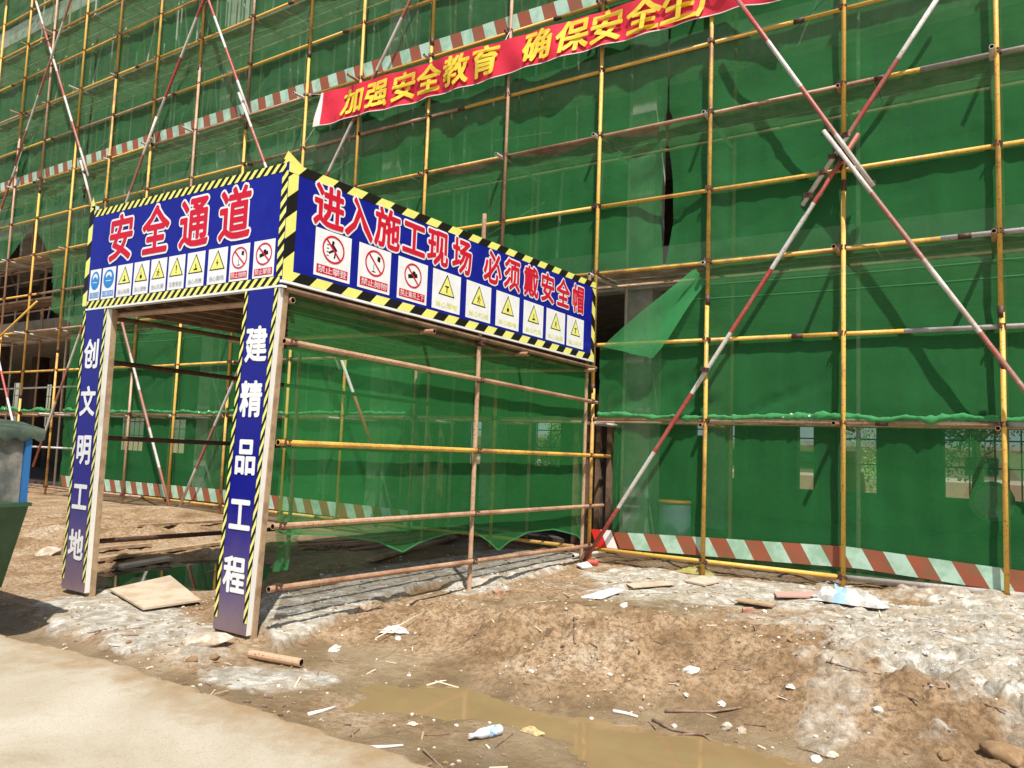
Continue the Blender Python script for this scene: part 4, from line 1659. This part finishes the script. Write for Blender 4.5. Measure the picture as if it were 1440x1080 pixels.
# ---------------------------------------------------------------- dark green hopper cart at the left edge
def cart():
    g_dark = mat('dark_green_cart_paint', (0.025, 0.07, 0.03), .5, (0.04, 0.09, 0.04), 4)
    g_can = mat('dark_canopy_sheet', (0.025, 0.045, 0.028), .7, (0.06, 0.08, 0.05), 6)
    glass = mat('dusty_clear_panel', (0.24, 0.225, 0.19), .35, (0.09, 0.10, 0.09), 3.5, lo=.42, hi=.58)
    blu = mat('blue_trim', (0.02, 0.13, 0.34), .5)
    y0, y1 = 2.3, 3.1
    root = empty('hopper_cart', (-7.6, 2.7, 0.03), 'dark green hopper cart with wavy canopy and blue trimmed window, cut by the left edge', 'cart')
    a, b, c, q = F(40, 712, y1), F(2, 826, y1), F(34, 612, y1), F(50, 606, y1)
    x1, z1, x0, z0 = a.x, a.z, b.x, b.z
    prof = [(x1, z1), (x0, z0), (-8.4, z0), (-8.8, z1)]
    m = MB()
    m.mesh([(x, y0, z) for x, z in prof] + [(x, y1, z) for x, z in prof], [(0, 3, 2, 1), (4, 5, 6, 7), (0, 1, 5, 4), (1, 2, 6, 5), (2, 3, 7, 6), (3, 0, 4, 7)])
    m.build('hopper_body', g_dark, root)
    MB().box((-8.82, y0 - .02, z1 + .001), (x1 + .01, y1 + .02, z1 + .03)).build('rim', g_dark, root)
    zc = c.z
    MB().box((x1 - .06, y0 + .02, z1 + .032), (x1 - .045, y1 - .055, zc)).build('side_panel', glass, root)
    MB().box((-8.7, y1 - .03, z1 + .032), (x1 - .068, y1 - .015, zc)).build('side_panel', glass, root)
    MB().box((x1 - .066, y1 - .05, z1 + .032), (x1 - .02, y1 - .005, zc)).build('blue_frame', blu, root)
    MB().box((x1 - .066, y0 - .02, z1 + .032), (x1 - .02, y0 + .018, zc)).build('blue_frame', blu, root)
    m = MB()
    n = 46
    for i in range(n + 1):
        y = y0 - .12 + (y1 - y0 + .2) * i / n
        w = .014 * math.sin(i * 1.1)
        for (xx, zz) in ((-9.0, .0), (-7.8, .16), (-6.95, .11), (q.x - .02, .055), (q.x, .03 + w), (q.x - .004, -.035 + w)):
            m.v.append((xx, y, zc + zz))
    for i in range(n):
        for j in range(5):
            k = i * 6 + j
            m.f.append((k, k + 6, k + 7, k + 1))
            m.m.append(0)
    m.build('canopy', g_can, root, True)
    for y in (y0 - .01, y1 - .07):
        MB().tube([(-7.9, y, .31), (-7.9, y + .08, .31)], .28, 20).build('wheel', mat('tyre_rubber', (.02, .02, .02), .8), root)
    MB().tube([(-7.9, y0 + .08, .31), (-7.9, y1 - .08, .31)], .03, 8).build('axle', M_COUP, root)
    MB().tube([(-7.25, 2.7, .03), (-7.25, 2.7, z0 + .01)], .03, 8).build('support_leg', M_COUP, root)


cart()


# ---------------------------------------------------------------- loose things on the ground
def on(u, v, dz=0.0):
    z = 0.0
    for _ in range(9):
        p = G(u, v, z)
        z = .45 * z + .55 * (hground(p.x, p.y) + dz)
    p = G(u, v, z)
    return Vector((p.x, p.y, hground(p.x, p.y) + dz))


def stone_mesh(seed, sx, sy, sz, n=1, rough=.22):
    r = np.random.default_rng(seed)
    import bmesh
    bm = bmesh.new()
    bmesh.ops.create_icosphere(bm, subdivisions=n, radius=1)
    off = r.normal(0, rough, (len(bm.verts), 3))
    for v, o in zip(bm.verts, off):
        v.co = Vector((v.co.x * (1 + o[0]) * sx, v.co.y * (1 + o[1]) * sy, v.co.z * (1 + o[2] * .6) * sz))
    me = bpy.data.meshes.new('stone')
    bm.to_mesh(me)
    bm.free()
    return me


M_STONE = mat('pale_rubble_stone', (0.52, 0.46, 0.37), .9, (0.36, 0.28, 0.19), 9, bmp=.5, bscale=80)
M_STONEW = mat('white_plaster_lump', (0.74, 0.70, 0.62), .9, (0.60, 0.54, 0.44), 20, bmp=.5, bscale=60)
M_CLOD = mat('brown_clod', (0.24, 0.145, 0.07), .95, (0.34, 0.22, 0.12), 9, bmp=.8, bscale=60)
M_PLY = mat('pale_plywood', (0.56, 0.45, 0.33), .8, (0.44, 0.34, 0.23), 4, bmp=.2)
M_TWIG = mat('dry_twig_bark', (0.26, 0.17, 0.11), .9, (0.16, 0.09, 0.06), 20)
M_PALEST = mat('pale_bare_stick', (0.72, 0.60, 0.42), .8)

STN = [
    (470, 914, .055, 'white plaster lump in the mud right of the gate post', 1), (970, 944, .06, 'white plaster lump on the middle of the mud bank', 1),
    (877, 852, .05, 'flat white lump on the damp mud before the tape', 1), (965, 978, .03, 'round white stone above the puddle bank', 1),
    (1015, 990, .03, 'small white stone beside the dark twigs', 1), (1022, 1022, .05, 'grey stone just below the dark twigs', 0),
    (1042, 1028, .04, 'buff stone right of the grey stone by the twigs', 0), (1148, 1068, .04, 'pale stone at the bottom edge of the mud', 1),
    (1112, 962, .03, 'pale pebble in the cement patch', 1), (715, 1015, .018, 'pebble standing in the shallow puddle', 1),
    (832, 1011, .018, 'pebble at the right end of the puddle', 1), (1170, 1062, .035, 'grey lump near the bottom edge of the mud', 0),
    (1243, 893, .035, 'dark stone on the pale cement ground', 0), (70, 782, .19, 'pale broken rock left of the left gate post', 0),
    (1235, 1000, .04, 'pale stone below the thin rods', 1), (1330, 1060, .05, 'reddish clod beside the white cement heap', 2),
    (1415, 1062, .11, 'large brown clod in the lower right corner', 2), (575, 950, .018, 'light pebble on the wet mud', 1), (270, 928, .05, 'orange brown clod under the rock slab', 2),
    (300, 925, .045, 'brown clod at the gate post foot', 2), (830, 845, .02, 'tiny pale pebble near the tile', 1), (560, 898, .03, 'pebble beside the litter heap', 1),
    (1390, 880, .06, 'broken grey mortar lump on the cement ground', 0), (1340, 860, .05, 'mortar lump behind the cement ground hollow', 0)]
for i, (u, v, s, lab, k) in enumerate(STN):
    p = on(u, v)
    me = stone_mesh(i, s, s * .8, s * .6, 2)
    me.materials.append((M_STONE, M_STONEW, M_CLOD)[k])
    me.shade_smooth() if k == 2 else None
    o = bpy.data.objects.new('stone' if k < 2 else 'clod', me)
    COL.objects.link(o)
    o.location = (p.x, p.y, p.z + s * .02)
    o.rotation_euler = (RND.uniform(-.3, .3), RND.uniform(-.3, .3), RND.uniform(0, 3))
    tag(o, lab, 'stone' if k < 2 else 'clod', 'loose stones and clods')


def sheet_obj(name, px, th, mt, label, cat, dz=.01, lift=None):
    P = [on(u, v, dz) for u, v in px]
    z = max(p.z for p in P)
    P = [Vector((p.x, p.y, z if lift is None else p.z + lift[i])) for i, p in enumerate(P)]
    m = MB()
    n = len(P)
    m.mesh([tuple(p) for p in P] + [(p.x, p.y, p.z + th) for p in P], [tuple(reversed(range(n))), tuple(range(n, 2 * n))] + [(i, (i + 1) % n, n + (i + 1) % n, n + i) for i in range(n)])
    o = m.build(name, mt)
    tag(o, label, cat)
    return o


sheet_obj('plywood_sheet', [(154, 831), (238, 824), (282, 848), (201, 858)], .018, M_PLY, 'square plywood sheet lying between the two gate posts', 'plywood', .02)
sheet_obj('tile_piece', [(817, 841), (862, 831), (878, 834), (846, 843)], .012, M_FOAM, 'pale flat tile lying in the mud before the corner pole', 'tile')
sheet_obj('base_plank', [(962, 818), (988, 814), (1012, 820), (990, 825)], .02, M_PLY, 'small plank under the foot of the scaffold pole', 'plank')
_p = on(287, 905)
_me = stone_mesh(31, .20, .13, .055, 2, .10)
_me.materials.append(M_STONE)
_o = bpy.data.objects.new('rock_slab', _me)
COL.objects.link(_o)
_o.location = (_p.x, _p.y, _p.z + .022)
_o.rotation_euler = (.12, -.12, .5)
tag(_o, 'tilted flat rock slab at the foot of the right gate post', 'rock')
sheet_obj('base_tile', [(810, 797), (826, 793), (833, 798), (818, 801)], .02, M_FOAM, 'white block under the corner pole of the gate', 'block')
for k, (pts, w, lab) in enumerate(([[(135, 790), (325, 764)], .07, 'long brown plank lying inside the gate nearest the puddle'], [[(130, 776), (210, 768)], .05, 'short brown plank behind the left gate post'],
                                   [[(190, 742), (310, 735)], .05, 'thin plank far inside the gate'], [[(170, 800), (240, 788)], .09, 'pinkish broad plank at the puddle edge'],
                                   [[(395, 772), (560, 762)], .06, 'dark plank under the scalloped net, nearest the post'], [[(520, 790), (640, 757)], .07, 'dark plank slanting under the scalloped net'])):
    a, b = on(*pts[0], .02), on(*pts[1], .02)
    d = (b - a).normalized()
    s = Vector((-d.y, d.x, 0)) * w
    m = MB()
    m.obox((a + b) / 2 + Vector((0, 0, .03)), (b - a) / 2, s, (0, 0, .02))
    tag(m.build('plank', M_TIMB if k != 3 else M_PLY), lab, 'plank', 'planks lying inside the gate')
for k in range(7):
    a = on(420 + k * 12, 762 + k * 2, .03)
    b = on(600 + k * 14, 752 - k * 1.0, .03)
    tag(MB().tube([a + Vector((0, 0, .02 * (k % 3))), b + Vector((0, 0, .03))], .02, 8, hole=1).build('loose_pipe', [M_TAN, M_HOLE]), 'rusty pipe in the ground pile behind the scalloped net, %s from the front' % ('nearest', 'second', 'third', 'fourth', 'fifth', 'sixth', 'farthest')[k], 'pipe', 'pipes piled behind the gate net')
a, b = on(352, 919, .03), on(424, 932, .04)
tag(MB().tube([a, b], .032, 12, hole=1).build('pipe_stub', [M_TAN, M_HOLE]), 'short tan pipe stub lying in cement at the gate post', 'pipe')
a, b = on(806, 782, .05), on(850, 776, .08)
tag(MB().tube([a, b], .03, 12, hole=1).build('pipe_stub', [M_WHT, M_HOLE]), 'pale pipe stub lying beside the foot of the long brace', 'pipe')


def stick(px, r, mt, label, cat='stick', grp=None, dz=.008, name='stick'):
    P = [on(u, v, dz) for u, v in px]
    n = len(P)
    o = MB().tube(P, [r * (1 - .4 * i / (n - 1)) for i in range(n)], 6).build(name, mt, None, True)
    tag(o, label, cat, grp)


stick([(433, 1005), (452, 1000), (472, 994)], .014, M_FOAM, 'white foam strip on the wet mud left of the bottle', 'foam strip', name='foam_strip')
stick([(519, 1051), (543, 1050), (567, 1048)], .011, M_FOAM, 'thin white strip on mud at the road edge', 'foam strip', name='foam_strip')
stick([(862, 1000), (880, 1003), (897, 1008)], .014, M_FOAM, 'white tube at the right edge of the puddle', 'foam strip', name='foam_strip')
stick([(600, 964), (620, 958), (628, 957)], .008, M_PALEST, 'short pale stick crossing another above the puddle')
stick([(612, 958), (645, 967)], .008, M_PALEST, 'pale stick above the puddle pointing right')
stick([(655, 976), (680, 983), (704, 990)], .007, M_PALEST, 'long pale stick lying in the puddle')
stick([(668, 893), (680, 872), (690, 856), (696, 850)], .012, M_TWIG, 'curved brown twig upright on the mud bank')
stick([(736, 936), (742, 925), (756, 906)], .010, M_TWIG, 'short twig in the gully of the bank')
stick([(806, 895), (809, 905), (808, 893), (807, 872)], .008, M_TWIG, 'reddish splinter at the bank crest')
stick([(935, 1000), (965, 1000), (1000, 1001), (1042, 995)], .012, M_TWIG, 'long dark twig, upper one of the bunch by the puddle')
stick([(918, 1012), (945, 1026), (990, 1034), (1000, 1042)], .012, M_TWIG, 'forked dark twig at the water edge of the bunch')
stick([(922, 1037), (960, 1033), (998, 1031)], .009, M_TWIG, 'thin straight twig lowest of the bunch')
stick([(1162, 924), (1210, 935), (1258, 950)], .007, M_TWIG, 'thin rusty rod on the cement ground, left one', 'rod', name='rebar_rod')
stick([(1268, 950), (1300, 958), (1330, 968)], .008, M_TWIG, 'thin rusty rod above the hollow, right one', 'rod', name='rebar_rod')
stick([(1398, 916), (1440, 922), (1500, 926)], .015, M_TWIG, 'dark rod stuck in cement at the right edge', 'rod', name='rebar_rod')


def crumple(name, u, v, w, l, h, rz, mt, label, cat, seed=0, mt2=None):
    p = on(u, v)
    n = 12
    m = MB()
    for i in range(n + 1):
        for j in range(n + 1):
            a, b = i / n * 2 - 1, j / n * 2 - 1
            e = 1 - .25 * float(V1.fbm(np.array([i * .5 + seed]), np.array([j * .5]), 2)[0]) * 2
            z = h * (1 - a * a) * (1 - b * b) ** .5 * (.5 + 1.6 * abs(float(V2.fbm(np.array([i * .45 + seed]), np.array([j * .45]), 3)[0])) * 2) + .004
            m.v.append((a * w * e, b * l * e, z))
    for i in range(n):
        for j in range(n):
            k = i * (n + 1) + j
            m.f.append((k, k + n + 1, k + n + 2, k + 1))
            m.m.append(1 if mt2 and (i in (4, 5) or (j == 8 and i > 6)) else 0)
    o = m.build(name, [mt] + ([mt2] if mt2 else []), None, False)
    o.location = (p.x, p.y, p.z)
    o.rotation_euler = (0, 0, rz)
    tag(o, label, cat)


crumple('cement_bag', 1192, 848, .36, .13, .17, -.05, mat('dusty_woven_plastic', (.60, .60, .57), .7, (.45, .43, .38), 8), 'empty white woven bag with blue stripes below the scaffold pole', 'woven bag', 3, mat('pale_blue_bag_print', (.35, .55, .68), .7))
crumple('litter_heap', 556, 888, .12, .07, .04, .6, M_FOAM, 'crushed white wrapper with sticks on the mud bank', 'litter', 8)
crumple('cardboard_scrap', 748, 1030, .07, .035, .03, -.1, mat('yellow_card', (.50, .38, .18), .8), 'curled yellow card scrap right of the plastic bottle', 'card scrap', 5)
crumple('rag', 978, 806, .26, .08, .11, .0, mat('yellow_rag_cloth', (.34, .30, .09), .8), 'yellow rag caught under the bottom ledger', 'rag', 12)
crumple('cloth_lump', 70, 953, .08, .05, .05, .2, mat('brown_glove_cloth', (.14, .10, .06), .9), 'dirty brown glove dropped on the road', 'glove', 9, mat('glove_cuff', (.45, .42, .12), .9))
crumple('paper_scrap', 580, 1019, .03, .02, .01, .2, M_PALEST, 'small buff paper scrap on wet mud', 'paper scrap', 15)
for k, (q0, q1) in enumerate((((528, 898), (588, 866)), ((532, 886), (560, 888)))):
    stick([q0, q1], .007, M_PALEST, ('pale stick slanting across the white wrapper', 'short pale stick beside the white wrapper')[k], dz=.05)


def bottle():
    p = on(685, 1037)
    pet = mat('clear_bottle_plastic', (.66, .68, .72), .12)
    d = (on(712, 1031) - on(658, 1044))
    d.z = 0
    d.normalize()
    root = empty('plastic_bottle', (p.x, p.y, p.z), 'crushed clear drink bottle with blue white label on the wet mud', 'bottle')
    q = p + Vector((0, 0, .03))
    prof = [(-.11, .012), (-.10, .013), (-.085, .014), (-.055, .029), (-.03, .031), (.0, .030), (.05, .031), (.09, .031), (.105, .022)]
    MB().tube([q + d * a for a, _ in prof], [b for _, b in prof], 12).build('bottle_body', pet, root, True)
    MB().tube([q + d * .0, q + d * .06], .0325, 12, cap=False).build('bottle_label', mat('bottle_label_print', (.10, .40, .72), .4, (.8, .8, .85), 40, lo=.45, hi=.5), root, True)
    MB().tube([q - d * .128, q - d * .111], .015, 10).build('bottle_cap', M_WP, root)


bottle()
p = on(832, 795)
tag(MB().tube([p + Vector((-.05, 0, .04)), p + Vector((.09, .02, .04))], [.04, .045], 12).build('red_can', mat('faded_red_plastic', (.55, .10, .07), .6)), 'faded red can lying at the corner pole', 'can')

# small gravel
def gravel():
    r = np.random.default_rng(21)
    base = stone_mesh(99, 1, .85, .6, 1, .2)
    bv = np.array([v.co[:] for v in base.vertices])
    bf = np.array([p.vertices[:] for p in base.polygons])
    n = 9000
    xs = r.uniform(-7.4, 1.0, n * 2)
    ys = 3.35 + r.random(n * 2) ** 1.3 * 6.6
    h, cem, wet = ground_fields(xs[None], ys[None])
    keep = (h[0] > -.093) & (r.random(n * 2) < .25 + .55 * (1 - wet[0]))
    cl = V2.fbm(xs * 1.5, ys * 1.5, 3)
    keep &= r.random(n * 2) < .35 + 2.2 * np.clip(cl, -.1, .4)
    xs, ys, h = xs[keep][:n], ys[keep][:n], h[0][keep][:n]
    cem = cem[0][keep][:n]
    k = len(xs)
    s = .0035 + .012 * r.random(k) ** 3 + .014 * (r.random(k) < .07) * r.random(k) * 1.6 + .012 * (r.random(k) < .02)
    a = r.uniform(0, 6.28, k)
    V = np.empty((k, len(bv), 3))
    c, sn = np.cos(a)[:, None], np.sin(a)[:, None]
    V[..., 0] = (bv[:, 0] * c - bv[:, 1] * sn) * s[:, None] + xs[:, None]
    V[..., 1] = (bv[:, 0] * sn + bv[:, 1] * c) * s[:, None] + ys[:, None]
    V[..., 2] = bv[:, 2] * s[:, None] + h[:, None] + s[:, None] * .25
    m = MB()
    m.v = [tuple(q) for q in V.reshape(-1, 3)]
    F_ = (bf[None] + (np.arange(k) * len(bv))[:, None, None])
    m.f = [tuple(int(x) for x in q) for q in F_.reshape(-1, 3)]
    mi = np.where(r.random(k) < .08 + .2 * cem, 1, np.where(r.random(k) < .55, 2, 0))
    m.m = [int(x) for x in np.repeat(mi, len(bf))]
    o = m.build('gravel', [M_STONE, M_STONEW, M_CLOD])
    tag(o, 'scattered small stones and crumbs over the mud bank', 'gravel', None, 'stuff')


gravel()

def splinters():
    r = random.Random(44)
    m = MB()
    for _ in range(420):
        x, y = r.uniform(-6.5, 1.0), 3.3 + r.random() ** 1.2 * 6.6
        m.v.append((x, y, 0))
    pts = np.array(m.v)
    h, _, _ = ground_fields(pts[None, :, 0], pts[None, :, 1])
    m = MB()
    for (x, y, _), z in zip(pts, h[0]):
        if z < -.088:
            continue
        a = r.uniform(0, 3.14)
        L, w = r.uniform(.015, .07) * (2.2 if r.random() < .1 else 1), r.uniform(.0025, .006)
        d = Vector((math.cos(a), math.sin(a), r.uniform(-.1, .15)))
        sd_ = Vector((-math.sin(a), math.cos(a), 0))
        m.obox((x, y, z + .006), d * L, sd_ * w, (0, 0, w * .7), r.choice((0, 0, 1, 2)))
    o = m.build('wood_splinters', [M_TWIG, M_PALEST, M_TIMB])
    tag(o, 'small wood splinters and crumbs trodden into the mud', 'splinters', None, 'stuff')


splinters()
sheet_obj('board_offcut', [(1088, 836), (1150, 834), (1158, 841), (1092, 844)], .018, mat('pinkish_board', (.50, .30, .24), .8), 'pinkish board offcut lying left of the white woven bag', 'board', .01)
sheet_obj('board_offcut', [(1040, 846), (1092, 850), (1086, 856), (1034, 851)], .015, M_TIMB, 'thin grey board offcut lying before the middle scaffold poles', 'board', .01)
sheet_obj('board_offcut', [(880, 822), (938, 818), (950, 824), (890, 829)], .012, M_PLY, 'pale plywood offcut lying near the loose net edge', 'board', .01)
for k, (u, v, rz_, lab) in enumerate(((1052, 862, .4, 'broken red brick on the cement ground before the middle pole'), (700, 836, 1.0, 'broken brick half beside the middle post of the gate'),
                                      (150, 790, .2, 'broken brick at the foot of the left gate post'), (905, 868, 2.0, 'brick fragment at the damp hollow before the tape'))):
    p = on(u, v)
    a = Vector((math.cos(rz_), math.sin(rz_), .08))
    m = MB()
    m.obox(p + Vector((0, 0, .02)), a * .055, Vector((-a.y, a.x, .1)) * .045, (0, 0, .026))
    tag(m.build('brick', mat('red_brick_fragment', (.34, .14, .08), .9, (.42, .30, .2), 20)), lab, 'brick', 'loose bricks')
# things behind the lower net
m = MB().tube([(-4.35, 11.7, .15), (-4.35, 11.7, .2), (-4.35, 11.7, .85), (-4.35, 11.7, .88)], [.24, .25, .25, .24], 16)
ro = m.build('blue_drum', mat('pale_blue_drum_plastic', (.22, .28, .34), .5), None, True)
tag(ro, 'pale blue drum standing behind the net near the corner pole', 'drum')
MB().tube([(-4.35, 11.7, .881), (-4.35, 11.7, .92)], .26, 16).build('drum_lid', mat('orange_lid', (.8, .25, .05), .5), ro, True)
for k, (u, v, w, hh) in enumerate(((1196, 640, .35, .5), (1208, 670, .28, .7))):
    p = F(u, v, 21.2)
    m = MB().tube([(p.x, 21.2, 0), (p.x, 21.2, p.z - .2), (p.x, 21.2, p.z + .1)], [w * .55, w * .55, w * .4], 12)
    tag(m.build('orange_barrel', mat('orange_plastic', (.75, .13, .03), .5), None, True),
        ('orange barrel outside seen through the second window from right', 'lower orange barrel outside seen through the second window from right')[k], 'barrel')
p = F(1395, 705, 19.2)
m = MB()
m.tube([(p.x, 19.0, p.z), (p.x, 19.7, p.z)], [.42, .42], 20, hole=1)
t = m.build('mixer_drum', [M_CEMP, M_STONEW])
tag(t, 'grey concrete mixer drum standing inside by the rear opening', 'concrete mixer')
for sx in (-.3, .3):
    MB().tube([(p.x, 19.35, p.z - .3), (p.x + sx, 19.35, .12)], .03, 6).build('leg', M_COUP, t)


# ---------------------------------------------------------------- outdoors beyond the building
def tree(x, y, h, seed, label):
    r = random.Random(seed)
    root = empty('tree', (x, y, 0), label, 'tree', 'trees beyond the building')
    MB().tube([(x, y, -.1), (x + .1, y, h * .3), (x - .05, y, h * .62)], [.2, .15, .07], 8).build('trunk', M_TWIG, root, True)
    m = MB()
    for _ in range(5):
        a = r.uniform(0, 6.28)
        m.tube([(x, y, h * r.uniform(.25, .5)), (x + math.cos(a) * h * .25, y + math.sin(a) * h * .25, h * r.uniform(.55, .8))], [.06, .02], 6)
    m.build('branch', M_TWIG, root, True)
    m = MB()
    cl = [(r.gauss(0, h * .17), r.gauss(0, h * .17), h * r.uniform(.22, .95), r.uniform(.10, .2) * h) for _ in range(22)]
    for cx, cy_, cz, cr in cl:
        for _ in range(240):
            d = Vector((r.gauss(0, 1), r.gauss(0, 1), r.gauss(0, .8))).normalized() * cr * r.uniform(.4, 1)
            p = Vector((x + cx, y + cy_, cz)) + d
            a = Vector((r.gauss(0, 1), r.gauss(0, 1), r.gauss(0, 1))).normalized() * .055
            b = a.orthogonal().normalized() * .03
            m.poly([p - a, p + b, p + a, p - b], r.choice((0, 0, 1)))
    m.build('crown', [mat('leaf_green', (.12, .22, .05), .6, (.18, .30, .07), 3), mat('leaf_light_green', (.26, .38, .09), .6)], root)


tree(-.6, 27, 5.0, 1, 'leafy tree seen through the rightmost rear opening')
tree(2.8, 30, 6.0, 2, 'taller leafy tree at the right edge behind the rear opening')
tree(-3.6, 33, 4.2, 3, 'leafy tree seen through the narrow rear windows')
tree(-17.0, 30, 3.6, 4, 'low leafy tree seen through the windows behind the gate net')
hb = empty('white_house', (-9, 40, 0), 'low white house with brick red base far behind the building', 'house')
MB().box((-27, 38, 0.9), (8, 44, 2.3)).build('wall', M_STONEW, hb)
MB().box((-27, 37.9, 0), (8, 37.997, .9)).build('base_course', mat('brick_red', (.42, .26, .20), .8), hb)
MB().box((-27.3, 37.5, 2.303), (8.3, 44.4, 2.5)).build('roof', M_CONC, hb)
for k in range(9):
    MB().box((-25 + k * 3.4, 37.93, 1.2), (-23.8 + k * 3.4, 37.996, 2.0)).build('window', mat('dark_glass', (.05, .06, .07), .1), hb)
# hills
m = MB()
nx = 60
for i in range(nx + 1):
    x = -260 + 520 * i / nx
    hh = 14 + 10 * float(V1.fbm(np.array([i * .12]), np.array([.3]), 4)[0]) * 2 + 3 * math.sin(i * .4)
    m.v += [(x, 180, -1), (x, 210, hh), (x, 260, hh * 1.3)]
for i in range(nx):
    for j in range(2):
        k = i * 3 + j
        m.f.append((k, k + 3, k + 4, k + 1))
        m.m.append(0)
tag(m.build('hills', mat('distant_hill_green', (.12, .17, .16), .9), None, True), 'low hills on the horizon', None, None, 'structure')
